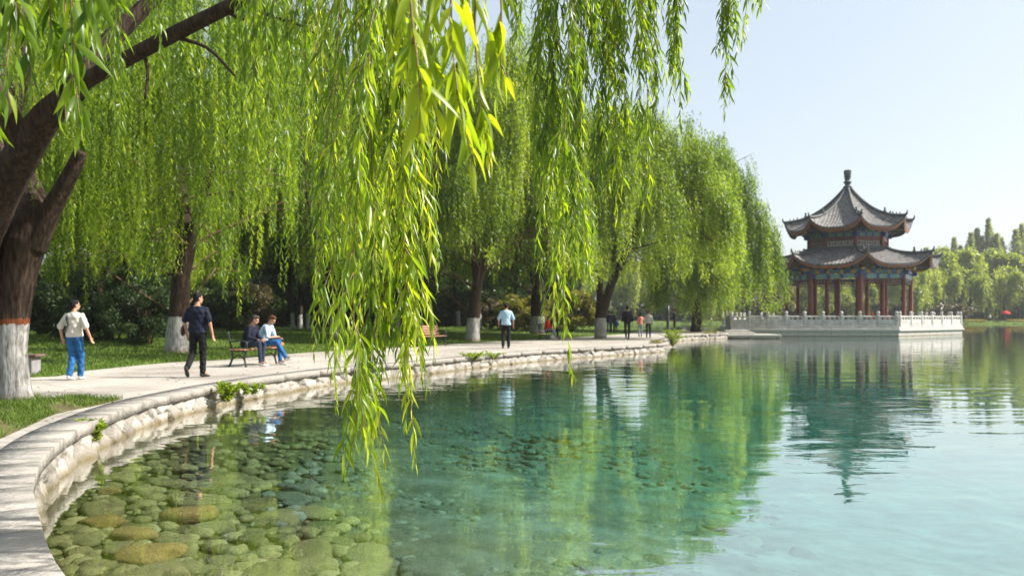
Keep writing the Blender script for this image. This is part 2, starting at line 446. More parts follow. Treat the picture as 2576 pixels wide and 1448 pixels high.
    # ---- shoes
    for sd in 'LR':
        A_ = J['a' + sd]; tv = Vector(pose['toe' + sd]) * k; f = MB()
        d = tv.normalized(); sdv = Vector((1, 0, 0)); up = sdv.cross(d).normalized()
        heel = A_ - up * .055 * k - d * .05 * k
        ring_loft(f, [(heel - d * .012 * k + up * .02 * k, sdv, up, .028 * k, .030 * k), (heel + d * .04 * k + up * .022 * k, sdv, up, .038 * k, .050 * k), (heel + d * .10 * k + up * .012 * k, sdv, up, .042 * k, .040 * k),
                      (heel + d * .17 * k, sdv, up, .047 * k, .027 * k), (heel + d * .235 * k - up * .004 * k, sdv, up, .030 * k, .018 * k)], 12)
        capsule(f, A_ + Vector((0, 0, .01)), A_ - up * .03 * k, .043 * k, .042 * k)
        fuse(f, 'shoe', shoe, root, vo * .8, 1)
    return root
# =====================================================================
# shore, lake bed, water, lawn, path, wall
# =====================================================================
def catmull(pts, step):
    P = [np.array(p, float) for p in pts]; out = []
    for i in range(len(P) - 1):
        p0 = P[max(i - 1, 0)]; p1 = P[i]; p2 = P[i + 1]; p3 = P[min(i + 2, len(P) - 1)]
        n = max(1, int(np.linalg.norm(p2 - p1) / step))
        for j in range(n):
            t = j / n
            out.append(0.5 * ((2 * p1) + (p2 - p0) * t + (2 * p0 - 5 * p1 + 4 * p2 - p3) * t * t + (3 * p1 - p0 - 3 * p2 + p3) * t ** 3))
    out.append(P[-1])
    return np.array(out)
SHORE_A = [(14, -9), (7, -5), (3, -1.6), (.6, .9), (-1.2, 2.6), (-2.25, 3.93), (-2.46, 4.2), (-2.79, 4.67), (-3.19, 5.27), (-3.59, 5.89), (-3.93, 6.5), (-4.26, 7.15), (-4.54, 7.83), (-4.84, 8.65),
           (-5.07, 9.45), (-5.42, 11.13), (-5.56, 12.7), (-5.35, 15.5), (-4.43, 19.1), (-2.6, 22.6), (-1.34, 25.3), (.62, 29.0), (1.94, 30.8), (2.95, 32.2), (5.9, 35.9), (7.0, 37.4)]
SHORE_B = [(7.0, 37.4), (7.5, 38.6), (7.6, 40.5), (8.4, 44), (9.6, 48), (11.0, 53.0), (13.2, 57), (15.7, 59.6), (17.4, 63.5), (18.2, 67.2)]
sa = catmull(SHORE_A, .12); sb = catmull(SHORE_B, .15)
shore = np.vstack([sa, sb[1:]])
def normals(P):
    t = np.gradient(P, axis=0); t /= np.linalg.norm(t, axis=1)[:, None] + 1e-9
    return np.stack([t[:, 1], -t[:, 0]], 1)         # towards the water
sn = normals(shore)
for _ in range(8):
    sn[1:-1] = (sn[:-2] + sn[1:-1] * 2 + sn[2:]) / 4
sn /= np.linalg.norm(sn, axis=1)[:, None]
def dist_to(P, Q):
    d = np.full(len(P), 1e9)
    for i in range(0, len(P), 4000):
        d[i:i + 4000] = np.sqrt(((P[i:i + 4000, None, :] - Q[None]) ** 2).sum(2)).min(1)
    return d
def in_poly(P, poly):
    x, y = P[:, 0], P[:, 1]; c = np.zeros(len(P), bool); n = len(poly)
    for i in range(n):
        x1, y1 = poly[i]; x2, y2 = poly[(i + 1) % n]
        k = (y1 > y) != (y2 > y)
        c ^= k & (x < (x2 - x1) * (y - y1) / (y2 - y1 + 1e-12) + x1)
    return c

# ---- worley noise in the plane
def worley(P, seeds):
    f1 = np.empty(len(P)); f2 = np.empty(len(P)); idx = np.empty(len(P), int)
    for i in range(0, len(P), 3000):
        d = ((P[i:i + 3000, None, :] - seeds[None]) ** 2).sum(2)
        k = np.argpartition(d, 1, axis=1)[:, :2]
        dd = np.take_along_axis(d, k, 1); o = np.argsort(dd, 1)
        k = np.take_along_axis(k, o, 1); dd = np.take_along_axis(dd, o, 1)
        f1[i:i + 3000] = np.sqrt(dd[:, 0]); f2[i:i + 3000] = np.sqrt(dd[:, 1]); idx[i:i + 3000] = k[:, 0]
    return f1, f2, idx

# ---- materials of the setting
def mat_path():
    m, nt, out = new_mat('path_paving'); L = nt.links.new
    p = N(nt, 'ShaderNodeBsdfPrincipled'); p.inputs['Roughness'].default_value = 0.85; p.inputs['Specular IOR Level'].default_value = 0.25
    tc = N(nt, 'ShaderNodeTexCoord')
    n1 = N(nt, 'ShaderNodeTexNoise'); n1.inputs['Scale'].default_value = 0.55; n1.inputs['Detail'].default_value = 8; n1.inputs['Roughness'].default_value = .62; L(tc.outputs['Object'], n1.inputs['Vector'])
    n2 = N(nt, 'ShaderNodeTexNoise'); n2.inputs['Scale'].default_value = 45; n2.inputs['Detail'].default_value = 4; L(tc.outputs['Object'], n2.inputs['Vector'])
    r1 = ramp(nt, [(0.3, (0.24, 0.212, 0.18)), (0.5, (0.36, 0.328, 0.287)), (0.7, (0.44, 0.405, 0.36))]); L(n1.outputs[0], r1.inputs[0])
    r2 = ramp(nt, [(0.3, (0.82, 0.82, 0.82)), (0.7, (1.08, 1.08, 1.08))]); L(n2.outputs[0], r2.inputs[0])
    mx = N(nt, 'ShaderNodeMix', data_type='RGBA', blend_type='MULTIPLY'); mx.inputs['Factor'].default_value = 1; L(r1.outputs[0], mx.inputs['A']); L(r2.outputs[0], mx.inputs['B'])
    # dirty cracks / joints
    v = N(nt, 'ShaderNodeTexVoronoi', feature='DISTANCE_TO_EDGE'); v.inputs['Scale'].default_value = .33
    n3 = N(nt, 'ShaderNodeTexNoise'); n3.inputs['Scale'].default_value = 1.6; n3.inputs['Detail'].default_value = 5; L(tc.outputs['Object'], n3.inputs['Vector'])
    ad = N(nt, 'ShaderNodeMix', data_type='RGBA'); ad.inputs['Factor'].default_value = .16; L(tc.outputs['Object'], ad.inputs['A']); L(n3.outputs['Color'], ad.inputs['B'])
    L(ad.outputs['Result'], v.inputs['Vector'])
    rc = ramp(nt, [(0.0, (0.55, 0.5, 0.45)), (0.006, (1, 1, 1))]); L(v.outputs['Distance'], rc.inputs[0])
    m2 = N(nt, 'ShaderNodeMix', data_type='RGBA', blend_type='MULTIPLY'); m2.inputs['Factor'].default_value = .8; L(mx.outputs['Result'], m2.inputs['A']); L(rc.outputs[0], m2.inputs['B'])
    L(m2.outputs['Result'], p.inputs['Base Color'])
    bp = N(nt, 'ShaderNodeBump'); bp.inputs['Distance'].default_value = .004; L(n2.outputs[0], bp.inputs['Height']); L(bp.outputs[0], p.inputs['Normal'])
    L(p.outputs[0], out.inputs[0]); return m
M['path'] = mat_path()
def mat_stonewall(name, c0, c1, gapc=(0.10, 0.085, 0.06), wet=True):
    m, nt, out = new_mat(name); L = nt.links.new
    p = N(nt, 'ShaderNodeBsdfPrincipled'); p.inputs['Roughness'].default_value = 0.85; p.inputs['Specular IOR Level'].default_value = .3
    tc = N(nt, 'ShaderNodeTexCoord')
    a = N(nt, 'ShaderNodeAttribute', attribute_name='tint'); g = N(nt, 'ShaderNodeAttribute', attribute_name='gap')
    n1 = N(nt, 'ShaderNodeTexNoise'); n1.inputs['Scale'].default_value = 7; n1.inputs['Detail'].default_value = 8; L(tc.outputs['Object'], n1.inputs['Vector'])
    ad = N(nt, 'ShaderNodeMath', operation='MULTIPLY_ADD'); L(n1.outputs[0], ad.inputs[0]); ad.inputs[1].default_value = .8; L(a.outputs['Fac'], ad.inputs[2])
    r = ramp(nt, [(0.3, c0), (0.95, c1)]); L(ad.outputs[0], r.inputs[0])
    mx = N(nt, 'ShaderNodeMix', data_type='RGBA'); L(g.outputs['Fac'], mx.inputs['Factor']); L(r.outputs[0], mx.inputs['A']); mx.inputs['B'].default_value = (*gapc, 1)
    col = mx.outputs['Result']
    if wet:                                            # algae line where the lake laps
        s = N(nt, 'ShaderNodeSeparateXYZ'); L(tc.outputs['Object'], s.inputs[0])
        w = N(nt, 'ShaderNodeMath', operation='MULTIPLY_ADD'); L(n1.outputs[0], w.inputs[0]); w.inputs[1].default_value = -.16; L(s.outputs['Z'], w.inputs[2])
        mr = N(nt, 'ShaderNodeMapRange'); mr.inputs[1].default_value = -.09; mr.inputs[2].default_value = .02; L(w.outputs[0], mr.inputs[0])
        m2 = N(nt, 'ShaderNodeMix', data_type='RGBA'); L(mr.outputs[0], m2.inputs['Factor']); m2.inputs['A'].default_value = (0.13, 0.10, 0.045, 1); L(col, m2.inputs['B'])
        col = m2.outputs['Result']
    L(col, p.inputs['Base Color'])
    n2 = N(nt, 'ShaderNodeTexNoise'); n2.inputs['Scale'].default_value = 22; n2.inputs['Detail'].default_value = 6; L(tc.outputs['Object'], n2.inputs['Vector'])
    bp = N(nt, 'ShaderNodeBump'); bp.inputs['Distance'].default_value = .02; L(n2.outputs[0], bp.inputs['Height']); L(bp.outputs[0], p.inputs['Normal'])
    L(p.outputs[0], out.inputs[0]); return m
M['rubble'] = mat_stonewall('rubble_stone', (0.17, 0.152, 0.128), (0.39, 0.36, 0.32))
M['coping'] = mat_stonewall('coping_stone', (0.22, 0.2, 0.175), (0.39, 0.358, 0.318), gapc=(0.16, 0.14, 0.11), wet=False)
M['stone_sub'] = mat_stonewall('lake_stone', (0.12, 0.092, 0.034), (0.31, 0.25, 0.11), wet=False)
M['stone_ochre'] = mat_stonewall('ochre_lake_stone', (0.25, 0.15, 0.045), (0.50, 0.33, 0.12), wet=False)
M['soil'] = simple('lawn_soil', (0.05, 0.085, 0.016), 0.95, 1.3, 0.5, bump=.03, bscale=30, col2=(0.09, 0.13, 0.026), spec=.1)
M['dry_soil'] = simple('dry_soil', (0.17, 0.13, 0.075), 0.95, 2.5, 0.45, bump=.02, bscale=40, col2=(0.09, 0.10, 0.03), spec=.1)

# ---- lake bed (one sheet under everything)
def axis(a0, a1, b0, b1, fine, coarse):
    x = list(np.arange(a0, a1, fine)); d = fine; v = a0
    while v > b0: d = min(d * 1.25, coarse); v -= d; x.insert(0, v)
    d = fine; v = a1
    while v < b1: x.append(v); d = min(d * 1.25, coarse); v += d
    return np.array(x)
xs = axis(-8, 14, -500, 700, .14, 60); ys = axis(1, 16, -60, 900, .14, 60)
GX, GY = np.meshgrid(xs, ys); bp_ = np.stack([GX.ravel(), GY.ravel()], 1)
bd = dist_to(bp_, shore[::4])
land_poly = np.vstack([shore, [(17.2, 71), (13.2, 74), (11.2, 80), (10.5, 100), (4, 150), (-40, 260), (-400, 300), (-400, -60), (14, -60)]])
def bed_depth(d): return np.minimum(.22 + .105 * d, 1.7)
bz = -bed_depth(bd)
bz -= .03 * np.sin(bp_[:, 0] * 2.1 + np.sin(bp_[:, 1] * 1.3)) * np.sin(bp_[:, 1] * 1.7 + 1.2) + .05 * np.sin(bp_[:, 0] * .6 + 1) * np.sin(bp_[:, 1] * .5)
nx, ny = len(xs), len(ys)
ii = (np.arange(ny - 1)[:, None] * nx + np.arange(nx - 1)[None]).ravel()
bl = np.stack([ii, ii + 1, ii + nx + 1, ii + nx], 1)
def mat_bed():
    m, nt, out = new_mat('lake_bed_silt'); L = nt.links.new
    p = N(nt, 'ShaderNodeBsdfPrincipled'); p.inputs['Roughness'].default_value = 0.95; p.inputs['Specular IOR Level'].default_value = .1
    tc = N(nt, 'ShaderNodeTexCoord'); a = N(nt, 'ShaderNodeAttribute', attribute_name='sand')
    n1 = N(nt, 'ShaderNodeTexNoise'); n1.inputs['Scale'].default_value = 1.5; n1.inputs['Detail'].default_value = 9; n1.inputs['Roughness'].default_value = .72; L(tc.outputs['Object'], n1.inputs['Vector'])
    r0 = ramp(nt, [(0.35, (0.07, 0.055, 0.02)), (0.7, (0.17, 0.135, 0.055))]); L(n1.outputs[0], r0.inputs[0])
    r1 = ramp(nt, [(0.3, (0.085, 0.085, 0.06)), (0.5, (0.175, 0.17, 0.14)), (0.68, (0.28, 0.275, 0.245))]); L(n1.outputs[0], r1.inputs[0])
    mx = N(nt, 'ShaderNodeMix', data_type='RGBA'); L(a.outputs['Fac'], mx.inputs['Factor']); L(r0.outputs[0], mx.inputs['A']); L(r1.outputs[0], mx.inputs['B'])
    L(mx.outputs['Result'], p.inputs['Base Color']); L(p.outputs[0], out.inputs[0]); return m
sand = np.clip((bd - 1.6) / 3.2, 0, 1)
bed = mesh_np('lake_bed', np.column_stack([bp_, bz]), bl, np.full(len(bl), 4), mat_bed(), smooth=True, attrs={'sand': sand})
tag(bed, kind='structure', label='pale silty lake bed seen through the clear water')

# ---- water: a closed body that tints what lies deep in it
def mat_water():
    m, nt, out = new_mat('lake_water'); L = nt.links.new
    tc = N(nt, 'ShaderNodeTexCoord')
    def wave(scale, sx, sy, rot, det):
        mp = N(nt, 'ShaderNodeMapping'); mp.inputs['Scale'].default_value = (sx, sy, 1); mp.inputs['Rotation'].default_value = (0, 0, R(rot)); L(tc.outputs['Object'], mp.inputs[0])
        n = N(nt, 'ShaderNodeTexNoise'); n.inputs['Scale'].default_value = scale; n.inputs['Detail'].default_value = det; n.inputs['Distortion'].default_value = .6
        L(mp.outputs[0], n.inputs['Vector']); return n
    w1 = wave(1.15, .45, 1.0, 8, 1.0); w2 = wave(4.2, .5, 1.0, -14, 2.0)
    ca = N(nt, 'ShaderNodeTexNoise'); ca.inputs['Scale'].default_value = .09; ca.inputs['Detail'].default_value = 2; L(tc.outputs['Object'], ca.inputs['Vector'])
    cr = N(nt, 'ShaderNodeMapRange'); cr.inputs[1].default_value = .35; cr.inputs[2].default_value = .65; cr.inputs[3].default_value = .25; cr.inputs[4].default_value = 1.0; L(ca.outputs[0], cr.inputs[0])
    h1 = N(nt, 'ShaderNodeMath', operation='MULTIPLY'); L(w1.outputs[0], h1.inputs[0]); h1.inputs[1].default_value = .012
    h2 = N(nt, 'ShaderNodeMath', operation='MULTIPLY'); L(w2.outputs[0], h2.inputs[0]); h2.inputs[1].default_value = .0042
    h3 = N(nt, 'ShaderNodeMath', operation='MULTIPLY'); L(h2.outputs[0], h3.inputs[0]); L(cr.outputs[0], h3.inputs[1])
    hs = N(nt, 'ShaderNodeMath', operation='ADD'); L(h1.outputs[0], hs.inputs[0]); L(h3.outputs[0], hs.inputs[1])
    bp = N(nt, 'ShaderNodeBump'); bp.inputs['Distance'].default_value = WATER_BUMP; bp.inputs['Strength'].default_value = 1.0; L(hs.outputs[0], bp.inputs['Height'])
    ge = N(nt, 'ShaderNodeNewGeometry'); dt = N(nt, 'ShaderNodeVectorMath', operation='DOT_PRODUCT'); L(ge.outputs['Incoming'], dt.inputs[0]); L(bp.outputs[0], dt.inputs[1])
    ab = N(nt, 'ShaderNodeMath', operation='ABSOLUTE'); L(dt.outputs['Value'], ab.inputs[0]); om = N(nt, 'ShaderNodeMath', operation='SUBTRACT', use_clamp=True); om.inputs[0].default_value = 1.0; L(ab.outputs[0], om.inputs[1])
    p5 = N(nt, 'ShaderNodeMath', operation='POWER'); L(om.outputs[0], p5.inputs[0]); p5.inputs[1].default_value = 2.55
    fr = N(nt, 'ShaderNodeMath', operation='MULTIPLY_ADD', use_clamp=True); L(p5.outputs[0], fr.inputs[0]); fr.inputs[1].default_value = .96; fr.inputs[2].default_value = .035
    gl = N(nt, 'ShaderNodeBsdfGlossy'); gl.inputs['Roughness'].default_value = .015; gl.inputs['Color'].default_value = (1, 1, 1, 1); L(bp.outputs[0], gl.inputs['Normal'])
    tr = N(nt, 'ShaderNodeBsdfTransparent'); tr.inputs[0].default_value = (.97, .985, .98, 1)
    mx = N(nt, 'ShaderNodeMixShader'); L(fr.outputs[0], mx.inputs[0]); L(tr.outputs[0], mx.inputs[1]); L(gl.outputs[0], mx.inputs[2])
    L(mx.outputs[0], out.inputs['Surface'])
    va = N(nt, 'ShaderNodeVolumeAbsorption'); va.inputs['Color'].default_value = WATER_COL; va.inputs['Density'].default_value = WATER_DENS
    L(va.outputs[0], out.inputs['Volume'])
    m.cycles.homogeneous_volume = True
    return m
WATER_BUMP, WATER_COL, WATER_DENS = 1.0, (0.22, 0.89, 0.83, 1), 0.28
w = MB(); w.box((100, 420, -1.3), (1190, 950, 2.6))
water = w.build('lake_water', mat_water()); tag(water, kind='structure', label='clear green lake water with fine ripples')

# ---- lawn
path_in = [(-16, 16.6), (-10.2, 16.7), (-10.1, 18.5), (-9.85, 20.5), (-9.5, 22.3), (-8.4, 23.9), (-7.5, 27.8), (-5.6, 31.5), (-3.9, 34.3), (-2.1, 38.8), (-.2, 42), (1.4, 45), (3.6, 48.6), (5.4, 52.5), (7.6, 57), (9.2, 61.5), (10.2, 66), (12, 69.5), (16.5, 70)]
pin = catmull(path_in, .4)
inner = shore - sn * .33
path_poly = np.vstack([inner[::2], pin[::-1], [(-16, -9), (8, -9)]])
lawn_edge = shore - sn * .25
lawn_poly = np.vstack([lawn_edge[::3], [(17.0, 70.8), (13.1, 73.7), (11.1, 80), (10.4, 100), (3.9, 150), (-40, 259), (-399, 299), (-399, -59), (14, -59)]])
def cdt(poly, inside):
    vs = [Vector(p) for p in poly] + [Vector(p) for p in inside]
    r = geometry.delaunay_2d_cdt(vs, [], [list(range(len(poly)))], 1, 1e-5)
    return np.array([tuple(v) for v in r[0]]), np.array([f for f in r[2] if len(f) == 3])
g = []
for x0, x1, y0, y1, st in ((-30, 20, 0, 75, .9), (-90, 20, 10, 160, 4.0), (-390, 20, -50, 290, 25.0)):
    X_, Y_ = np.meshgrid(np.arange(x0, x1, st), np.arange(y0, y1, st))
    g.append(np.column_stack([X_.ravel(), Y_.ravel()]) + rng.uniform(-.2, .2, (X_.size, 2)) * st)
g = np.vstack([g[0], g[1][~((g[1][:, 0] > -30) & (g[1][:, 1] < 75))], g[2][~((g[2][:, 0] > -90) & (g[2][:, 1] < 160) & (g[2][:, 1] > 10))]])
g = g[in_poly(g, lawn_poly)]; g = g[dist_to(g, lawn_edge[::3]) > .4]
lv, lt = cdt(lawn_poly, g)
def lawn_z(P):
    P = np.asarray(P, float).reshape(-1, 2)
    d = dist_to(P, pin[::2]); on = in_poly(P, path_poly)
    z = .375 + .34 * np.clip(d / 13, 0, 1) ** 1.2 + .03 * np.sin(P[:, 0] * .9) * np.sin(P[:, 1] * .7 + P[:, 0] * .3)
    z = np.where(d < .7, .35 + (z - .35) * np.clip(d / .7, 0, 1), z)
    ds = dist_to(P, shore[::3]); z = np.minimum(z, .30 + .05 * np.clip(ds - 1.0, 0, 20))
    return np.where(on, .30, z)
lz = lawn_z(lv)
lawn = mesh_np('lawn', np.column_stack([lv, lz]), lt, np.full(len(lt), 3), M['soil'], smooth=True); tag(lawn, kind='structure', label='shaded green lawn behind the path')
# ---- path slab
pv, pt = cdt(path_poly, np.zeros((0, 2)))
npv = len(path_poly); pm = bpy.data.meshes.new('path'); bm = bmesh.new()
bv = [bm.verts.new((p[0], p[1], ZP - .1)) for p in pv]
for f in pt: bm.faces.new([bv[i] for i in f])
ext = bmesh.ops.extrude_face_region(bm, geom=bm.faces[:]); bmesh.ops.translate(bm, verts=[e for e in ext['geom'] if isinstance(e, bmesh.types.BMVert)], vec=(0, 0, .1))
bmesh.ops.recalc_face_normals(bm, faces=bm.faces); bm.to_mesh(pm); bm.free(); pm.materials.append(M['path'])
path = link(bpy.data.objects.new('path', pm)); tag(path, kind='structure', label='pale paved lakeside path')
# ---- grass patch beside the near trunk
patch_poly = catmull([(-6.05, 12.35), (-5.98, 11.5), (-6.0, 10.5), (-5.62, 9.2), (-5.3, 8.1), (-5.1, 7.2), (-5.2, 5.5), (-6, 4), (-16, 3.5), (-16, 12.3), (-9, 12.5), (-7.2, 12.45), (-6.05, 12.35)], .25)[:-1]
X_, Y_ = np.meshgrid(np.arange(-16, -5, .3), np.arange(3, 13, .3)); gi = np.column_stack([X_.ravel(), Y_.ravel()]) + rng.uniform(-.08, .08, (X_.size, 2)); gi = gi[in_poly(gi, patch_poly)]
dpe = dist_to(gi, patch_poly); gi = gi[dpe > .12]
qv, qt = cdt(patch_poly, gi)
def patch_z(P):
    d = dist_to(np.asarray(P, float).reshape(-1, 2), patch_poly); return .384 + .07 * np.clip(d / .6, 0, 1)
patch = mesh_np('ground', np.column_stack([qv, patch_z(qv)]), qt, np.full(len(qt), 3), M['dry_soil'], smooth=True); tag(patch, kind='structure', label='patch of worn grass and earth round the near willow trunk')

# ---- grass blades
def blades(name, P, z, hmin, hmax, wd, label, lean=.5, tint=None):
    n = len(P); h = rng.uniform(hmin, hmax, n); a = rng.uniform(0, 2 * np.pi, n); w_ = wd * rng.uniform(.7, 1.3, n)
    b = np.column_stack([P, z - .01]); sx = np.column_stack([np.cos(a), np.sin(a), np.zeros(n)])
    ln = rng.normal(0, lean, (n, 2)) * h[:, None]
    mid = b + np.column_stack([ln * .35, h * .6]); tip = b + np.column_stack([ln, h])
    V = np.stack([b - sx * w_[:, None], b + sx * w_[:, None], mid + sx * w_[:, None] * .7, mid - sx * w_[:, None] * .7, tip], 1)
    k = np.arange(n)[:, None] * 5
    loops = np.concatenate([k + [0, 1, 2, 3], k + [3, 2, 4]], 1)
    cnt = np.tile([4, 3], n)
    t = np.repeat(np.clip(rng.normal(.45, .2, n) if tint is None else tint, 0, 1), 5)
    o = mesh_np(name, V.reshape(-1, 3), loops, cnt, M['grass'], attrs={'tint': t}); return tag(o, kind='stuff', label=label)
def scatter(n, x0, x1, y0, y1, poly, power=1.0):
    P = np.column_stack([rng.uniform(x0, x1, n), y0 + (y1 - y0) * rng.uniform(0, 1, n) ** power]); return P[in_poly(P, poly)]
Pg = scatter(42000, -9.5, -5, 6, 12.6, patch_poly)
cl = np.sin(Pg[:, 0] * 3.1 + 1) * np.sin(Pg[:, 1] * 2.7) + .6 * np.sin(Pg[:, 0] * 7 + Pg[:, 1] * 5); Pg = Pg[cl + rng.normal(0, .5, len(Pg)) > -.25]
blades('grass', Pg, patch_z(Pg), .04, .11, .006, 'short grass of the patch at the near willow trunk')
lawn_vis = np.vstack([pin, [(10, 100), (-70, 100), (-40, 16.6)]])
P1 = scatter(90000, -26, 4, 16.5, 46, lawn_vis, 1.3); P2 = scatter(50000, -34, 14, 40, 82, lawn_vis, 1.2)
cl = np.sin(P1[:, 0] * 1.3 + 1) * np.sin(P1[:, 1] * .8)
blades('lawn_grass', np.vstack([P1, P2]), np.concatenate([lawn_z(P1), lawn_z(P2)]), .05, .13, .014, 'mown grass of the lawn behind the path')

# ---- retaining wall: coping blocks and rubble face
wall = empty('retaining_wall', (0, 0, 0), 0, 'low rubble stone lake wall with flat pale coping along the path', 'wall')
def strip_len(P): return np.concatenate([[0], np.cumsum(np.linalg.norm(np.diff(P, axis=0), axis=1))])
def interp_strip(P, Nn, s, sv):
    return np.column_stack([np.interp(sv, s, P[:, 0]), np.interp(sv, s, P[:, 1])]), np.column_stack([np.interp(sv, s, Nn[:, 0]), np.interp(sv, s, Nn[:, 1])])
S = strip_len(shore); total = S[-1]
cv = []; cf = []; ct = []; cg = []; s0 = 0.0
while s0 < total - .3:
    near = s0 < 32; ln_ = rng.uniform(.45, .95) if near else rng.uniform(.9, 1.6)
    s1 = min(s0 + ln_, total); k = max(2, int(ln_ / .25) + 1)
    sv = np.linspace(s0 + .009, s1 - .009, k); P, Q = interp_strip(shore, sn, S, sv)
    hz = ZP + .006 + rng.uniform(-.0015, .0015); ov = .035 + rng.uniform(-.002, .002); b = len(cv); tt = rng.uniform(.1, .3)
    sec = [(-.43, hz - .15), (-.43, hz), (ov - .006, hz), (ov, hz - .006), (ov - .004, hz - .125), (ov - .05, hz - .13), (ov - .05, hz - .15)]
    for j in range(k):
        for o_, z_ in sec:
            q = P[j] + Q[j] * o_; cv.append((q[0], q[1], z_)); ct.append(tt); cg.append(0.0)
    m_ = len(sec)
    for j in range(k - 1):
        for i in range(m_ - 1): cf.append((b + j * m_ + i, b + j * m_ + i + 1, b + (j + 1) * m_ + i + 1, b + (j + 1) * m_ + i))
    cf.append(tuple(b + i for i in range(m_))[::-1]); cf.append(tuple(b + (k - 1) * m_ + i for i in range(m_)))
    s0 = s1
cop = mesh_np('coping', cv, np.concatenate([np.array(f) for f in cf]), [len(f) for f in cf], M['coping'], wall, attrs={'tint': ct, 'gap': cg})
sv = np.arange(0, total, .035); hv = np.linspace(ZP - .11, -.75, 26)
SS, HH = np.meshgrid(sv, hv, indexing='ij'); P2d = np.column_stack([SS.ravel(), HH.ravel() * 1.5])
seeds = []
for r_, hc_ in enumerate(np.arange(-.72, .40, .19)):
    x = 0.0
    while x < total:
        x += rng.uniform(.28, .7); seeds.append((x + rng.uniform(-.1, .1), (hc_ + rng.uniform(-.05, .05)) * 1.5))
seeds = np.array(seeds); f1 = np.empty(len(P2d)); f2 = f1.copy(); ix = np.zeros(len(P2d), int)
for c0 in np.arange(0, total, 4.0):
    k = (P2d[:, 0] >= c0) & (P2d[:, 0] < c0 + 4.0); sk = np.where((seeds[:, 0] > c0 - 1.5) & (seeds[:, 0] < c0 + 5.5))[0]
    a, b_, i_ = worley(P2d[k], seeds[sk]); f1[k] = a; f2[k] = b_; ix[k] = sk[i_]
edge = f2 - f1; bulge = np.clip(edge / .06, 0, 1) ** .6
so = rng.uniform(-.02, .035, len(seeds)); stt = rng.uniform(0, .6, len(seeds)); tl = rng.normal(0, .12, len(seeds))
off = -.005 + .028 * bulge + so[ix] * bulge + tl[ix] * (P2d[:, 0] - seeds[ix, 0]) * .9 + tl[(ix * 7 + 3) % len(seeds)] * (P2d[:, 1] - seeds[ix, 1]) * .8 + .007 * np.sin(P2d[:, 0] * 31 + P2d[:, 1] * 17) * np.sin(P2d[:, 0] * 19 - P2d[:, 1] * 41)
off += (ZP - .11 - HH.ravel()) * .28 - .055
Pb, Qb = interp_strip(shore, sn, S, SS.ravel()); W3 = np.column_stack([Pb + Qb * off[:, None], HH.ravel()])
n0, n1 = len(sv), len(hv); q = (np.arange(n0 - 1)[:, None] * n1 + np.arange(n1 - 1)[None]).ravel()
gap = np.clip(1.25 - edge / .035, 0, 1) * .92
rub = mesh_np('rubble_face', W3, np.stack([q, q + 1, q + n1 + 1, q + n1], 1), np.full(len(q), 4), M['rubble'], wall, smooth=True, attrs={'tint': stt[ix], 'gap': gap})

# ---- stones on the lake bed
def stone_mesh(name, mat, seed, flat=.45, sub=3):
    r_ = np.random.default_rng(seed); bm = bmesh.new(); bmesh.ops.create_icosphere(bm, subdivisions=sub, radius=1)
    ph = r_.uniform(0, 6.28, 9); el = r_.uniform(.65, 1.0)
    for v in bm.verts:
        c = v.co; d = 1 + .19 * math.sin(2.1 * c.x + ph[0]) * math.sin(2.4 * c.y + ph[1]) + .14 * math.sin(4.1 * c.y + ph[2]) * math.sin(3.7 * c.z + ph[3]) + .07 * math.sin(7 * c.x + ph[4]) * math.sin(6 * c.y + ph[5])
        v.co = Vector((c.x * d, c.y * d * el, max(-.55, min(c.z * d, .62 + .12 * c.x - .10 * c.y)) * flat))
    me = bpy.data.meshes.new(name); bm.to_mesh(me); bm.free()
    for a, val in (('tint', r_.uniform(.0, .5)), ('gap', 0)):
        t = me.attributes.new(a, 'FLOAT', 'POINT'); t.data.foreach_set('value', np.full(len(me.vertices), val, np.float32))
    me.polygons.foreach_set('use_smooth', np.ones(len(me.polygons), bool)); me.materials.append(mat); return me
sm = [stone_mesh('lake_stone', M['stone_sub'], 40 + i, .42 + .05 * (i % 3)) for i in range(7)]
M['stone_pale'] = mat_stonewall('pale_lake_stone', (0.085, 0.085, 0.05), (0.25, 0.24, 0.18), wet=False)
smp = [stone_mesh('pale_lake_stone', M['stone_pale'], 60 + i, .40 + .05 * (i % 3)) for i in range(7)]
def shore_d(x, y): return float(dist_to(np.array([[x, y]]), shore[::3])[0])
big = [((335, 1328), .30, 'rounded ochre stone just under the water, the brightest one near the lower left shore'),
       ((255, 1305), .27, 'ochre stone touching the brightest one, nearer the stone wall'),
       ((380, 1375), .36, 'large flat olive stone in front of the bright ochre stone'),
       ((300, 1370), .22, 'dark olive stone between the wall corner and the large flat stone'),
       ((400, 1420), .30, 'broad brown stone at the bottom edge of the view, below the large flat stone'),
       ((340, 1440), .26, 'pale olive stone at the bottom edge near the wall'),
       ((470, 1270), .38, 'long flat greenish stone behind the bright ochre stone'),
       ((270, 1228), .20, 'small tan stone near the wall, farthest back of the ochre stones')]
taken = []
for (u, v), r_, lb in big:
    x, y = gp(u, v, -.2); d = shore_d(x, y); r_ *= .68
    o = link(bpy.data.objects.new('stone', (stone_mesh('ochre_stone', M['stone_ochre'], 11 + len(taken), .42) if 'ochre' in lb or 'tan' in lb else sm[len(taken) % 7])))
    o.location = (x, y, -bed_depth(np.array(d)) + r_ * .22); o.scale = (r_, r_, r_); o.rotation_euler = (0, 0, rng.uniform(-.4, .4)); tag(o, lb, 'stone', 'large stones in the shallows by the wall'); taken.append((x, y, r_))
cnt = 0; tries = 0
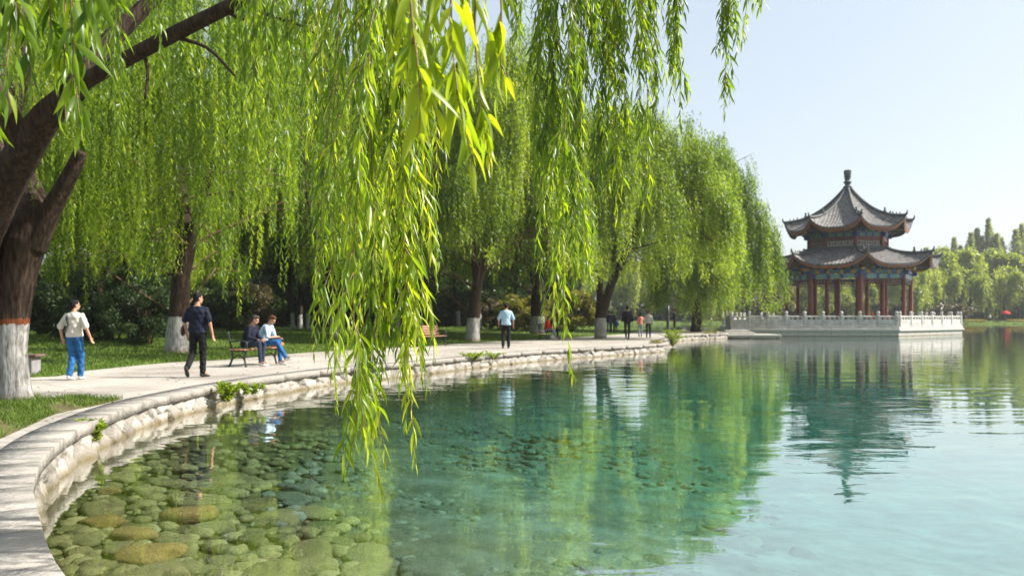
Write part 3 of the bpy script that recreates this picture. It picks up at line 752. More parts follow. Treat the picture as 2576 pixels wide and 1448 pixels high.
while cnt < 285 and tries < 14000:
    tries += 1; y = 3.7 + 6.5 * random.random() ** 1.2; x = random.uniform(-.62, .33) * y + .4
    if not (-9 < x): continue
    pt_ = np.array([[x, y]])
    if in_poly(pt_, land_poly)[0]: continue
    d = shore_d(x, y)
    if d < .3: continue
    r_ = .08 + .19 * random.random() ** 1.7
    if any((x - a) ** 2 + (y - b) ** 2 < ((r_ + c) * .62) ** 2 for a, b, c in taken): continue
    o = link(bpy.data.objects.new('stone', (smp if d > 2.9 + .8 * math.sin(x * 3) else sm)[cnt % 7])); o.location = (x, y, -float(bed_depth(np.array(d))) + r_ * (.06 if d < 2.9 else -.08))
    o.scale = (r_ * random.uniform(.9, 1.4), r_, r_ * random.uniform(.7, 1.1)); o.rotation_euler = (0, 0, random.uniform(0, 6.28))
    tag(o, 'olive rounded stone lying on the lake bed under clear shallow water', 'stone', 'rounded stones on the lake bed'); taken.append((x, y, r_)); cnt += 1
# the countless smaller ones as one spread
ico = bmesh.new(); bmesh.ops.create_icosphere(ico, subdivisions=2, radius=1); iv = np.array([v.co[:] for v in ico.verts]); ic = np.array([[v.index for v in f.verts] for f in ico.faces]); ico.free()
n = 5200; yy = 3.6 + 13 * rng.uniform(0, 1, n) ** 1.25; xx = rng.uniform(-.66, .68, n) * yy; Pn = np.column_stack([xx, yy]); Pn = Pn[~in_poly(Pn, land_poly)]; dn = dist_to(Pn, shore[::3]); k = dn > .2; Pn = Pn[k]; dn = dn[k]
keep = rng.uniform(0, 1, len(Pn)) < np.clip(1.15 - (Pn[:, 0] + .02 * Pn[:, 1]) / (Pn[:, 1] * .40), .05, 1); keep &= Pn[:, 0] < .34 * Pn[:, 1]; Pn = Pn[keep]; dn = dn[keep]
n = len(Pn); rr = .035 + .10 * rng.uniform(0, 1, n) ** 2; an = rng.uniform(0, 6.28, n); el = rng.uniform(.6, 1.1, n)
V = iv[None] * (rr[:, None, None] * np.stack([np.ones(n), el, .45 * np.ones(n)], 1)[:, None, :]); V *= 1 + .12 * np.sin(iv[None, :, :1] * 3 + an[:, None, None]) * np.sin(iv[None, :, 1:2] * 4 + an[:, None, None] * 2)
c_, s_ = np.cos(an)[:, None], np.sin(an)[:, None]; V = np.stack([V[..., 0] * c_ - V[..., 1] * s_, V[..., 0] * s_ + V[..., 1] * c_, V[..., 2]], 2)
V += np.column_stack([Pn, -bed_depth(dn) + rr * np.where(dn < 2.9, .1, -.12)])[:, None, :]
T_ = (ic[None] + (np.arange(n) * len(iv))[:, None, None]).reshape(-1, 3)
st = mesh_np('pebble_bed', V.reshape(-1, 3), T_, np.full(len(T_), 3), [M['stone_sub'], M['stone_pale']], mat_idx=np.repeat((dn > 2.6 + .8 * np.sin(Pn[:, 0] * 3)).astype(int), len(ic)), smooth=True, attrs={'tint': np.repeat(rng.uniform(0, .6, n), len(iv)), 'gap': np.zeros(n * len(iv))})
tag(st, kind='stuff', label='countless small stones strewn over the lake bed')
# =====================================================================
# willows, wood, shrubs
# =====================================================================
def unit(a): return a / (np.linalg.norm(a, axis=-1, keepdims=True) + 1e-9)
def leaf_quads(P, D, L, W, tint, fold=.25):
    """rhombic leaves, folded along the midrib; vectorised"""
    n = len(P); rv = rng.normal(0, 1, (n, 3)); Sd = unit(np.cross(D, rv)); Nn = np.cross(Sd, D)
    L = np.asarray(L)[:, None] if np.ndim(L) else L; W = np.asarray(W)[:, None] if np.ndim(W) else W
    a = P; m = P + D * L * .45; t = P + D * L - Nn * L * .08
    V = np.stack([a, m + Sd * W * .5 + Nn * W * fold, t, m - Sd * W * .5 + Nn * W * fold], 1).reshape(-1, 3)
    loops = np.arange(n * 4).reshape(-1, 4)
    return V, loops, np.full(n, 4), np.repeat(np.clip(tint, 0, 1), 4)
def strand_points(start, out, L, step, sway=.05, arch=.35, tau=4.0):
    """points and directions down hanging strands (all strands at once)"""
    n = len(start); K = np.maximum(2, (L / step).astype(int)); idx = np.repeat(np.arange(n), K)
    off = np.concatenate([[0], np.cumsum(K)[:-1]]); t = (np.arange(len(idx)) - off[idx] + rng.uniform(0, .8, len(idx))) / K[idx]
    ph = rng.uniform(0, 6.28, (n, 2)); Lx = L[idx]
    e = 1 - np.exp(-tau * t)
    P = start[idx] + out[idx] * (arch * e)[:, None] * np.minimum(Lx, 3)[:, None] * .5
    P[:, 2] += -Lx * t + .12 * Lx ** .5 * np.sin(np.minimum(t * 8, math.pi)) * .5
    P[:, 0] += sway * Lx ** .6 * np.sin(t * 4 + ph[idx, 0]) * t; P[:, 1] += sway * Lx ** .6 * np.sin(t * 3.4 + ph[idx, 1]) * t
    return P, t, idx
def crown_arrays(R_, zb, zt, n_tress, per, leaf, width, step, seed, sq=(1, 1), Lr=(1.4, 4.5), sig=.28, low=0.0, pend=1.6, tint0=.42, core=.25, grp=9.0):
    global rng
    keep = rng; rng = np.random.default_rng(seed)
    nb = max(10, int(n_tress / grp)); bphi = rng.uniform(0, 6.283, nb); bq = rng.uniform(core ** 2, 1, nb) ** .5; bh = rng.uniform(.2, 1, nb) ** (.5 if grp > 7 else .36); bt = rng.normal(0, .07, nb)
    bi = rng.integers(0, nb, n_tress)                    # tresses hang in cascades from shared boughs
    phi = bphi[bi] + rng.normal(0, .085, n_tress) / np.maximum(bq[bi], .3); q = np.clip(bq[bi] + rng.normal(0, .055, n_tress), core * .5, 1.03)
    lump = 1 + .13 * np.sin(3 * phi + seed) + .09 * np.sin(5 * phi + 2 * seed) + .06 * np.sin(9 * phi + seed * 3)
    rr = R_ * q * lump; dome = zb + (zt - zb) * (1 - np.clip(q, 0, 1) ** 2.4) ** .62 * (1 + .06 * np.sin(4 * phi + seed)) + .8
    hi = np.clip(bh[bi] + rng.normal(0, .045, n_tress), .15, 1)
    zs = zb + (dome - zb) * hi
    L = rng.uniform(Lr[0], Lr[1], n_tress); zend = zb + rng.uniform(-.6, 1.1, n_tress) + low * np.sin(2 * phi + seed)
    L = np.clip(np.minimum(L, zs - zend), .7, None)
    ttint = rng.normal(0, .13, n_tress) + bt[bi] * 1.3
    # tresses bunch: strands gather towards the tress axis
    ti = np.repeat(np.arange(n_tress), per); n = len(ti)
    o = rng.normal(0, sig * .8, (n, 3)) * [1, 1, .7]
    start = np.column_stack([rr[ti] * np.cos(phi[ti]) * sq[0], rr[ti] * np.sin(phi[ti]) * sq[1], zs[ti]]) + o
    out = np.column_stack([np.cos(phi[ti] + rng.normal(0, .5, n)), np.sin(phi[ti] + rng.normal(0, .5, n)), np.zeros(n)]) * (q[ti] * .6 + .25)[:, None]
    Ls = L[ti] * rng.uniform(.45, 1.08, n)
    P, t, idx = strand_points(start, out, Ls, step)
    gather = (o[idx] * .6) * t[:, None]; P[:, :2] -= gather[:, :2]
    m = len(P); a = rng.uniform(0, 6.283, m)
    D = unit(np.column_stack([np.cos(a), np.sin(a), -pend * rng.uniform(.5, 1.5, m)]))
    tint = tint0 + ttint[ti[idx]] + rng.normal(0, .19, m) + .2 * (t - .4)
    r = leaf_quads(P, D, leaf * rng.uniform(.7, 1.25, m), width * rng.uniform(.8, 1.2, m), tint)
    rng = keep
    return r, start
def limbs(mb, base, forks, n=9, wob=None):
    for pts, rad in forks:
        p, r_ = smooth_path([Vector(base) * 0 + Vector(x) for x in pts], rad, 5); mb.tube(p, r_, n, wob=wob)
def barkwob(seed, amp):
    def f(an, t, p): return 1 + amp * (math.sin(an * 5 + seed + p.z * .9) * .5 + math.sin(an * 11 + p.z * 2.3 + seed) * .35 + .3 * math.sin(p.z * 3 + seed + an * 2))
    return f
def willow(base, forks, crown, cmat, label, group=None, cc=(0, 0), barkm='bark_paint', tn=12, amp=.06, rz=0):
    """base: foot of the trunk; forks: limb polylines (local); crown: dict for crown_arrays, centred at cc"""
    root = empty('willow_tree', base, rz, label, 'tree', group)
    mb = MB()
    for i, (pts, rad) in enumerate(forks):
        p, r_ = smooth_path(pts, rad, 5); mb.tube(p, r_, tn, wob=barkwob(i * 2 + base[0], amp))
    mb.build('trunk', M[barkm], root, smooth=True)
    (V, lo, cn, ti), st = crown_arrays(**crown)
    V = V + np.array([cc[0], cc[1], 0.0])
    # twigs that carry the tresses
    tw = MB(); top = [Vector(f[0][-1]) for f in forks]; mids = [Vector(p) for f in forks for p in f[0][2:]]
    r0 = random.Random(crown['seed'])
    for s_ in st[::max(1, len(st) // 170)]:
        e = Vector(s_) + Vector((cc[0], cc[1], 0)); m_ = min(mids, key=lambda q: (q - e).length + r0.uniform(0, 2.0)); mid = m_.lerp(e, .55) + Vector((0, 0, .10 * (e - m_).length))
        tw.tube([m_, mid, e], [.045, .028, .010], 4, cap=False)
    tw.build('twigs', M['branch'], root)
    mesh_np('crown', V, lo, cn, M[cmat], root, attrs={'tint': ti})
    return root

# ---- the willows along the path -------------------------------------------------
def gz(x, y): return float(lawn_z([(x, y)])[0])
# second willow, standing on the lawn behind the man in black
x, y = -11.3, 26.8; z = gz(x, y)
W2 = willow((x, y, z), [([(0, 0, -.1), (0, 0, .25), (.06, 0, 1.2), (.12, .05, 2.5), (.3, .1, 3.6), (.1, .2, 5.2), (-.6, .5, 8.5), (-.3, .2, 12)], [.50, .39, .33, .29, .30, .22, .14, .05]),
                        ([(.2, .05, 3.1), (.55, -.1, 4.0), (1.3, -.4, 6.0), (2.6, -.6, 8.5), (4, -.2, 10.5)], [.22, .18, .14, .10, .04]),
                        ([(.25, .05, 3.3), (-.5, -.3, 5.3), (-1.2, -1.0, 6.8), (-2.5, -2.0, 8.6), (-4, -2.5, 10)], [.18, .15, .12, .08, .03])],
            dict(R_=6.6, zb=2.6, zt=14.5, n_tress=470, per=18, leaf=.125, width=.026, step=.062, seed=3, Lr=(1.6, 5.5), sig=.22, low=.5), 'leaf_a',
            'large willow with limewashed trunk on the lawn behind the man in black', 'willows along the path', cc=(.4, 0))
x, y = -22.5, 34; z = gz(x, y)
W0 = willow((x, y, z), [([(0, 0, -.1), (0, 0, .3), (.1, 0, 2.5), (.5, 0, 5), (1, 0, 9)], [.45, .36, .3, .2, .06]), ([(.1, 0, 2.4), (-1, .4, 5), (-2, 1, 9)], [.2, .15, .05]), ([(.2, 0, 3), (2, -.6, 6), (4, -1, 9)], [.2, .14, .04])],
            dict(R_=7.5, zb=3.0, zt=16.5, n_tress=480, per=15, leaf=.17, width=.034, step=.10, seed=5, Lr=(1.6, 5.5), sig=.26), 'leaf_a',
            'willow at the far left of the lawn, crown behind the near trunk', 'willows along the path')
x, y = -9.6, 43; z = gz(x, y)
W2b = willow((x, y, z), [([(0, 0, -.1), (0, 0, .3), (0, 0, 2.5), (.3, 0, 5), (.5, 0, 10)], [.34, .26, .22, .18, .05]), ([(0, 0, 2.4), (-1, .4, 5), (-2, 1, 9)], [.16, .12, .04]), ([(.05, 0, 2.8), (1.4, -.6, 6), (3, -1, 9)], [.16, .12, .04])],
             dict(R_=7.0, zb=3.4, zt=17.5, n_tress=500, per=15, leaf=.2, width=.042, step=.12, seed=8, Lr=(1.6, 5.5), sig=.3), 'leaf_c',
             'willow deeper on the lawn, between the seated pair and the second limewashed trunk', 'willows along the path')
# third willow: fork above the empty bench
x, y = -2.05, 41.0; z = gz(x, y)
W3_ = willow((x, y, z), [([(0, 0, -.1), (0, 0, .3), (.08, 0, 1.3), (.22, 0, 2.7), (.42, 0, 3.6), (1.0, .1, 5.0), (1.6, .2, 7.5), (2.0, 0, 11), (2, 0, 14)], [.46, .37, .32, .28, .24, .17, .13, .08, .03]),
                         ([(.25, 0, 2.8), (.1, 0, 4.2), (-.1, -.2, 6), (-1.2, -.4, 8.6), (-2.6, -.6, 11)], [.22, .17, .13, .09, .03]), ([(1.0, .1, 5), (2.5, .4, 8), (4, .6, 10)], [.13, .09, .03])],
             dict(R_=5.6, zb=3.6, zt=15.6, n_tress=520, per=16, leaf=.19, width=.04, step=.105, seed=12, Lr=(1.5, 5), sig=.33, low=.4, grp=3.6), 'leaf_b',
             'willow with a forked limewashed trunk beside the empty wooden bench', 'willows along the path', cc=(1.0, 0))
x, y = 1.75, 54.5; z = gz(x, y)
W4 = willow((x, y, z), [([(0, 0, -.2), (0, 0, .3), (0, 0, 2.5), (.1, 0, 5), (.5, 0, 12)], [.58, .50, .45, .3, .05]), ([(0, 0, 3), (-1.5, .4, 7), (-3, 1, 11)], [.25, .16, .04]), ([(.05, 0, 3.5), (1.6, -.6, 7), (3.5, -1, 11)], [.25, .16, .04])],
            dict(R_=6.2, zb=4.3, zt=18.0, n_tress=480, per=15, leaf=.26, width=.055, step=.15, seed=14, Lr=(1.6, 5.5), sig=.32), 'leaf_a',
            'thick dark willow trunk with limewash behind the bench of the woman in red', 'willows along the path')
x, y = 5.25, 47.3
W5 = willow((x, y, ZP), [([(0, 0, -.1), (0, 0, .25), (.02, 0, 1.2), (0, 0, 2.6), (-.1, 0, 4.5), (-.4, .2, 8), (0, 0, 11)], [.40, .36, .33, .22, .18, .11, .04]),
                         ([(.08, 0, .9), (.28, 0, 2.0), (.75, 0, 3.4), (1.6, 0, 5.2), (2.4, .2, 7.5), (3, .3, 10)], [.22, .26, .24, .19, .12, .04]), ([(-.1, 0, 3.6), (-.9, -.2, 5), (-2.4, -.4, 8)], [.12, .10, .03])],
             dict(R_=5.2, zb=3.7, zt=13.3, n_tress=680, per=17, leaf=.21, width=.045, step=.115, seed=21, Lr=(1.4, 4.0), sig=.36, low=.3, grp=2.6), 'leaf_b',
             'pale yellow green willow with two limewashed stems standing in the path', 'willows along the path', cc=(2.0, 0))
x, y = 15.4, 66.5; z = gz(x, y)
W6 = willow((x, y, .4), [([(0, 0, -.2), (0, 0, .3), (.2, 0, 2), (.7, 0, 4), (1.5, 0, 8), (2.2, 0, 13)], [.55, .46, .40, .3, .18, .05]), ([(.5, 0, 3.4), (2.0, .2, 7), (3.6, 0, 10)], [.2, .14, .04]), ([(.4, 0, 3), (-.8, .2, 6), (-1.2, 0, 10)], [.2, .14, .04])],
            dict(R_=5.0, zb=1.9, zt=15.8, n_tress=560, per=17, leaf=.28, width=.06, step=.15, seed=33, Lr=(2.0, 6), sig=.42, low=1.0, grp=3.2), 'leaf_c',
            'deep green willow at the end of the path next to the pavilion terrace', 'willows along the path', cc=(1.1, 0), barkm='bark')

# ---- trees of the wood behind the lawn -------------------------------------------
def broad_crown(R_, zb, zt, n, leaf, seed, clumps=46):
    r = np.random.default_rng(seed); c = r.normal(0, 1, (clumps, 3)); c = unit(c) * r.uniform(.35, .92, (clumps, 1)) ** .6
    c[:, 2] = c[:, 2] * .5 + .5; cen = np.column_stack([c[:, 0] * R_, c[:, 1] * R_, zb + c[:, 2] * (zt - zb)]); cs = r.uniform(.16, .3, clumps) * R_
    k = r.integers(0, clumps, n); d = unit(r.normal(0, 1, (n, 3))) * (r.uniform(.3, 1, (n, 1)) ** .5)
    P = cen[k] + d * cs[k][:, None] * [1, 1, .75]
    D = unit(r.normal(0, 1, (n, 3)) + [0, 0, -.6]); tint = .4 + r.normal(0, .12, clumps)[k] + r.normal(0, .15, n)
    global rng
    keep = rng; rng = r; q = leaf_quads(P, D, leaf * r.uniform(.7, 1.3, n), leaf * .5 * r.uniform(.7, 1.3, n), tint); rng = keep
    return q
def wood_tree(loc, label, seed, R_, zb, zt, n, leaf, mat, barkm, group, name='tree', tr=.17):
    root = empty(name, loc, 0, label, 'tree', group); mb = MB(); r0 = random.Random(seed)
    dx = r0.uniform(-.4, .4)
    p, q = smooth_path([(0, 0, -.3), (0, 0, .3), (dx * .3, 0, 2), (dx, .1, zb + 1.5), (dx * 1.4, 0, zt - 1.5)], [tr * 1.5, tr * 1.1, tr, tr * .8, .03], 4); mb.tube(p, q, 9)
    for i in range(5):
        a = r0.uniform(0, 6.28); h = zb + r0.uniform(-.4, 2.5); mb.tube([(dx * .8, 0, h), (dx + R_ * .4 * math.cos(a), R_ * .4 * math.sin(a), h + 1.6), (dx + R_ * .75 * math.cos(a), R_ * .75 * math.sin(a), h + 2.6)], [tr * .5, tr * .32, .02], 6)
    mb.build('trunk', M[barkm], root, smooth=True)
    V, lo, cn, ti = broad_crown(R_, zb, zt, n, leaf, seed); mesh_np('crown', V, lo, cn, M[mat], root, attrs={'tint': ti})
    return root
WB = 'trees of the shaded wood behind the lawn'
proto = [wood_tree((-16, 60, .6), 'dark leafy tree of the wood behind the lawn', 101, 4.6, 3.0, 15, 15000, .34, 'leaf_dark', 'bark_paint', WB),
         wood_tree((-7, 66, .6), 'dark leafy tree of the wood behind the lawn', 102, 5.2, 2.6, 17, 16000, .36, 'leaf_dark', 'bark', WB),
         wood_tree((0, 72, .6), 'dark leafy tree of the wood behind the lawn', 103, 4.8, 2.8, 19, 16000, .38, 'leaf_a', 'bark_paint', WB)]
pos = [(-24, 52), (-33, 58), (-28, 70), (-42, 66), (-20, 74), (-11, 78), (-3, 84), (-36, 82), (-48, 90), (-15, 92), (-26, 96), (-6, 98), (-34, 46), (-40, 52), (-12.5, 56), (-8.4, 58), (3.5, 76), (5.5, 90), (-20, 110), (-50, 110), (2, 108), (-36, 112), (-19, 58), (-5, 74)]
for i, (x, y) in enumerate(pos):
    t = copy_tree(proto[i % 3]); s_ = random.uniform(.85, 1.3); t.location = (x, y, gz(x, y)); t.scale = (s_, s_, s_ * random.uniform(.95, 1.2)); t.rotation_euler = (0, 0, random.uniform(0, 6.28))

# ---- shrubs
def shrub(loc, label, seed, R_, h, n, leaf, mat, group=None, stems=True):
    root = empty('shrub', loc, 0, label, 'shrub', group); mb = MB(); r0 = random.Random(seed)
    for i in range(9):
        a = r0.uniform(0, 6.28); q = R_ * r0.uniform(.2, .7); mb.tube([(0.08 * math.cos(a), .08 * math.sin(a), -.1), (q * .45 * math.cos(a), q * .45 * math.sin(a), h * .4), (q * math.cos(a), q * math.sin(a), h * .8)], [.035, .025, .008], 5)
    mb.build('stems', M['branch'], root, smooth=True)
    V, lo, cn, ti = broad_crown(R_, .05, h, n, leaf, seed, 34); mesh_np('foliage', V, lo, cn, M[mat], root, attrs={'tint': ti})
    return root
def on_lawn(u, Y): x = (u - CX) / F * Y; return (x, Y, gz(x, Y))
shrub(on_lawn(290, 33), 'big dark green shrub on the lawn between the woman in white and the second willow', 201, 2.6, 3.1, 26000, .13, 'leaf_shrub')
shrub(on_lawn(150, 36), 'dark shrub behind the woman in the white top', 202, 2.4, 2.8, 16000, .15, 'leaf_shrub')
shrub(on_lawn(370, 31), 'grey green shrub with loose twigs just left of the second willow trunk', 203, 1.5, 2.2, 9000, .11, 'leaf_shrub')
shrub(on_lawn(625, 52), 'brown dry shrub behind the seated pair', 204, 2.0, 3.2, 9000, .17, 'leaf_brown')
shrub(on_lawn(575, 50), 'dull olive shrub right of the second willow trunk', 205, 1.6, 2.6, 8000, .16, 'leaf_shrub')
shrub(on_lawn(1440, 62), 'bright yellow green shrub behind the woman in red', 206, 2.5, 3.0, 10000, .2, 'leaf_yellow')
shrub(on_lawn(1318, 60), 'pale olive shrub behind the man in the light blue shirt', 207, 2.0, 2.8, 9000, .2, 'leaf_yellow')
shrub(on_lawn(1255, 64), 'brownish shrub left of the man in the light blue shirt', 208, 2.0, 2.4, 8000, .2, 'leaf_brown')
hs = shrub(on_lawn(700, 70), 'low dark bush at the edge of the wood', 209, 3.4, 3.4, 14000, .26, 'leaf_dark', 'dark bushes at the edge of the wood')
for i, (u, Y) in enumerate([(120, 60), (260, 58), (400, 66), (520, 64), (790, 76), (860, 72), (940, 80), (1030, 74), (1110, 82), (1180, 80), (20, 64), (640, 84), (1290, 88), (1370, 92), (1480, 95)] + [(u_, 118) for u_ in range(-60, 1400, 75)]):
    c = copy_tree(hs); c.location = on_lawn(u, Y); s_ = random.uniform(.8, 1.35); c.scale = (s_ * 1.2, s_, s_) if Y < 110 else (2.2, 1.6, 2.9); c.rotation_euler = (0, 0, random.uniform(0, 6))
# thin limewashed stems deep in the shade
for u, Y, hh, lb in ((737, 58, 6, 'thin limewashed tree stem in the shade, nearest the seated pair'), (775, 56, 6, 'thin limewashed stem in the shade left of the short post'), (1208, 60, 6, 'thin pale tree stem behind the forked willow')):
    wood_tree(on_lawn(u, Y), lb, int(u), 2.2, 4.2, 9, 2600, .3, 'leaf_dark', 'bark_paint', 'thin limewashed stems in the shade', tr=.14)

# ---- plants rooted in the lake wall
def wall_plant(u, v, z, label, seed, h, n, mat='leaf_a', spread=.35):
    x, y = gp(u, v, z); r = np.random.default_rng(seed); root = empty('wall_plant', (x, y, z), 0, label, 'plant', 'weeds growing from the lake wall')
    st = MB(); P = []; D = []
    for i in range(n):
        a = r.uniform(0, 6.28); q = spread * r.uniform(.2, 1); hh = h * r.uniform(.5, 1); p0 = Vector((.05 * math.cos(a), .05 * math.sin(a), -.05)); p2 = Vector((q * math.cos(a), q * math.sin(a), hh)); p1 = p0.lerp(p2, .5) + Vector((0, 0, hh * .25))
        pts, ra = smooth_path([p0, p1, p2], [.005, .004, .002], 6); st.tube(pts, ra, 4, cap=False)
        for k, pp in enumerate(pts[2:]):
            for _ in range(3): P.append(tuple(pp)); D.append((r.normal(), r.normal(), r.normal() * .6 + .15))
    st.build('stems', M['twig'], root)
    V, lo, cn, ti = leaf_quads(np.array(P), unit(np.array(D)), .085 * r.uniform(.6, 1.3, len(P)), .028, r.normal(.55, .2, len(P))); mesh_np('leaves', V, lo, cn, M[mat], root, attrs={'tint': ti})
wall_plant(568, 1003, .16, 'bushy green weed in the lake wall in front of the seated pair', 31, .30, 22, spread=.26)
wall_plant(628, 985, .2, 'smaller weed just right of the bushy weed in the lake wall', 32, .2, 12, spread=.3)
wall_plant(232, 1098, .18, 'dark leafy weed hanging on the near lake wall', 33, .22, 14, spread=.2)
wall_plant(330, 1062, .05, 'reedy weed at the water line of the near wall', 36, .3, 10, spread=.12)
wall_plant(1185, 903, .3, 'weed along the coping below the man in light blue', 34, .22, 18, spread=.6)
wall_plant(1240, 898, .3, 'low weed on the coping right of the other weed below the man in light blue', 37, .18, 12, spread=.5)
wall_plant(1692, 868, .1, 'green reeds in the inlet corner at the end of the wall', 35, .9, 60, spread=.9)
wall_plant(1650, 872, .2, 'yellowing weed on the wall near the inlet corner', 38, .35, 16, 'leaf_yellow', spread=.4)
wall_plant(1795, 848, .1, 'yellow grass at the wall end by the stone landing', 39, .5, 40, 'leaf_yellow', spread=1.0)

# ---- far shore -------------------------------------------------------------------
FG = 'willows on the far shore'
(V, lo, cn, ti), _ = crown_arrays(R_=6.0, zb=.7, zt=13.5, n_tress=150, per=10, leaf=.75, width=.17, step=.40, seed=51, Lr=(2, 6), sig=.6, core=.2)
(V2, lo2, cn2, ti2), _ = crown_arrays(R_=6.5, zb=.8, zt=15, n_tress=150, per=10, leaf=.8, width=.18, step=.40, seed=58, Lr=(2, 6), sig=.6, core=.2, tint0=.5)
def far_willow(loc, V, lo, cn, ti, label):
    root = empty('willow_tree', loc, 0, label, 'tree', FG); mb = MB()
    p, q = smooth_path([(0, 0, -.5), (0, 0, 1), (.2, 0, 4), (.5, 0, 9)], [.5, .4, .35, .05], 4); mb.tube(p, q, 8); mb.tube([(.1, 0, 3), (-2, 0, 7)], [.25, .05], 6); mb.tube([(.1, 0, 3), (2, .5, 7)], [.25, .05], 6)
    mb.build('trunk', M['bark'], root, smooth=True); mesh_np('crown', V, lo, cn, M['leaf_far'], root, attrs={'tint': ti}); return root
FL = 'pale green willow in the row on the far shore'
fa = far_willow((107, 186, .8), V, lo, cn, ti, FL); fb = far_willow((96, 188, .8), V2, lo2, cn2, ti2, FL)
k = 0
for Y, x0, x1, stp, sc in ((184, 22, 160, 8.5, .95), (197, 16, 175, 10.0, 1.06)):
    x = x0
    while x < x1:
        if not (Y < 190 and (abs(x - 107) < 4 or abs(x - 96) < 4)):
            c = copy_tree((fa, fb)[k % 2]); c.location = (x + random.uniform(-1.5, 1.5), Y + random.uniform(-3, 3), .8); s_ = sc * random.uniform(.82, 1.12); c.scale = (s_, s_, s_ * random.uniform(.9, 1.08)); c.rotation_euler = (0, 0, random.uniform(0, 6.28)); k += 1
        x += stp * random.uniform(.8, 1.2)
def poplar(loc, seed, h, rad, label, group, mat='leaf_poplar'):
    root = empty('poplar_tree', loc, 0, label, 'tree', group); r = np.random.default_rng(seed); n = 3200
    z = r.uniform(.08, 1, n) ** .9; prof = np.interp(z, [.08, .25, .55, .8, 1], [.5, 1, .85, .5, .05]) * rad; a = r.uniform(0, 6.28, n)
    prof *= 1 + .55 * np.sin(a * 3 + z * 26 + seed) * np.sin(z * 40 + a * 2) + r.normal(0, .22, n); P = np.column_stack([np.cos(a) * prof * r.uniform(.1, 1.25, n), np.sin(a) * prof * r.uniform(.1, 1.25, n), z * h])
    D = unit(np.column_stack([np.cos(a) * .6, np.sin(a) * .6, r.uniform(.2, 1.6, n)]))
    V, lo, cn, ti = leaf_quads(P, D, .95 * r.uniform(.6, 1.2, n), .26, r.normal(.45, .2, n)); mb = MB(); mb.tube([(0, 0, -1), (0, 0, h * .5), (0, 0, h * .97)], [.35, .22, .04], 7)
    mb.build('trunk', M['bark'], root); mesh_np('crown', V, lo, cn, M[mat], root, attrs={'tint': ti}); return root
pg = 'tall poplars rising behind the far willows'
pp = [poplar((137, 238, .8), 61, 27, 2.1, 'slender dark poplar rising above the far willows', pg), poplar((142, 240, .8), 62, 30, 1.9, 'slender dark poplar rising above the far willows', pg)]
for i, (u, vt, Y) in enumerate([(2443, 588, 238), (2470, 598, 240), (2508, 590, 238), (2520, 600, 242), (2556, 580, 240), (2570, 566, 241), (2585, 590, 243), (2330, 625, 236), (2400, 600, 238), (2416, 620, 240), (2640, 585, 240), (2620, 600, 240), (2478, 570, 240), (2492, 575, 239)]):
    if i >= 12: continue
    c = copy_tree(pp[i % 2]); c.location = ((u - CX) / F * Y, Y, .8); hh = 1.66 + (HV - vt) * Y / F - .8; c.scale = (random.uniform(.8, 1.25),) * 2 + (hh / (27 if i % 2 == 0 else 30),); c.rotation_euler = (0, 0, random.uniform(0, 6))
pp[0].location = ((2458 - CX) / F * 239, 239, .8); pp[1].location = ((2487 - CX) / F * 239, 239, .8)
# rounder trees behind
rt = wood_tree((70, 215, .8), 'leafy tree in the band behind the far willows', 71, 7.5, 5, 17, 9000, .95, 'leaf_far', 'bark', 'leafy trees behind the far willows')
for i in range(26):
    u = 1560 + i * 46 + random.uniform(-14, 14); Y = random.uniform(206, 226); c = copy_tree(rt); c.location = ((u - CX) / F * Y, Y, .8); s_ = random.uniform(.72, 1.12); c.scale = (s_, s_, s_ * random.uniform(.95, 1.2)); c.rotation_euler = (0, 0, random.uniform(0, 6))
# dry and yellow bushes on the shore left of the pavilion
for i, (u, Y, R_, h, mt, lb) in enumerate([(1905, 168, 5, 10, 'leaf_brown', 'russet bushy tree on the far shore, seen left of the pavilion columns'), (1960, 170, 4.5, 9, 'leaf_yellow', 'yellowing bushy tree on the far shore beside the pavilion columns'),
                                           (2390, 176, 4.2, 3.6, 'leaf_brown', 'low reddish shrub under the far willows above the terrace corner'), (1930, 172, 4, 6, 'leaf_shrub', 'grey green bush on the far shore left of the pavilion')]):
    shrub(((u - CX) / F * Y, Y, .6), lb, 80 + i, R_, h, 5000, .7, mt)
fh = shrub((70, 192, .7), 'dark bush under the far willows', 95, 3.6, 4.0, 3000, .7, 'leaf_dark', 'dark bushes under the far willows')
for i in range(34):
    c = copy_tree(fh); x_ = 20 + i * 4.3 + random.uniform(-1, 1); c.location = (x_, 189 + random.uniform(-2, 6), .7); s_ = random.uniform(.7, 1.15); c.scale = (s_ * 1.2, s_, s_ * random.uniform(.8, 1.3)); c.rotation_euler = (0, 0, random.uniform(0, 6))
# far bank
fb_ = MB(); pts = [(14, 172), (40, 174), (70, 175), (110, 174), (170, 176), (260, 172), (420, 180)]
rows = []
for off_, z_ in ((0, -.6), (.4, .25), (3, .7), (40, .9), (160, 1.2), (700, 2.0)): rows.append([Vector((px + (0 if off_ < 50 else (px - 150) * .8), py + off_, z_ + .05 * math.sin(px))) for px, py in [tuple(p) for p in catmull(pts, 4)]])
fb_.grid(rows); o = fb_.build('far_bank', M['soil'], smooth=True); tag(o, kind='structure', label='grassy bank of the far shore')
# =====================================================================
# the near willow: trunk and limbs at the left, branches hanging over the water
# =====================================================================
TB = Vector((-7.12, 11.45, .40))
hero = empty('willow_tree', TB, 0, 'near willow at left edge, limewashed trunk with orange band, branches hanging over water', 'tree', 'willows along the path')
def loc_(u, v, Y): return at(u, v, Y) - TB
mb = MB()
def tubew(pts, rad, n=28, k=7, seed=0, amp=.07):
    p, r_ = smooth_path(pts, rad, k); mb.tube(p, r_, n, wob=barkwob(seed, amp))
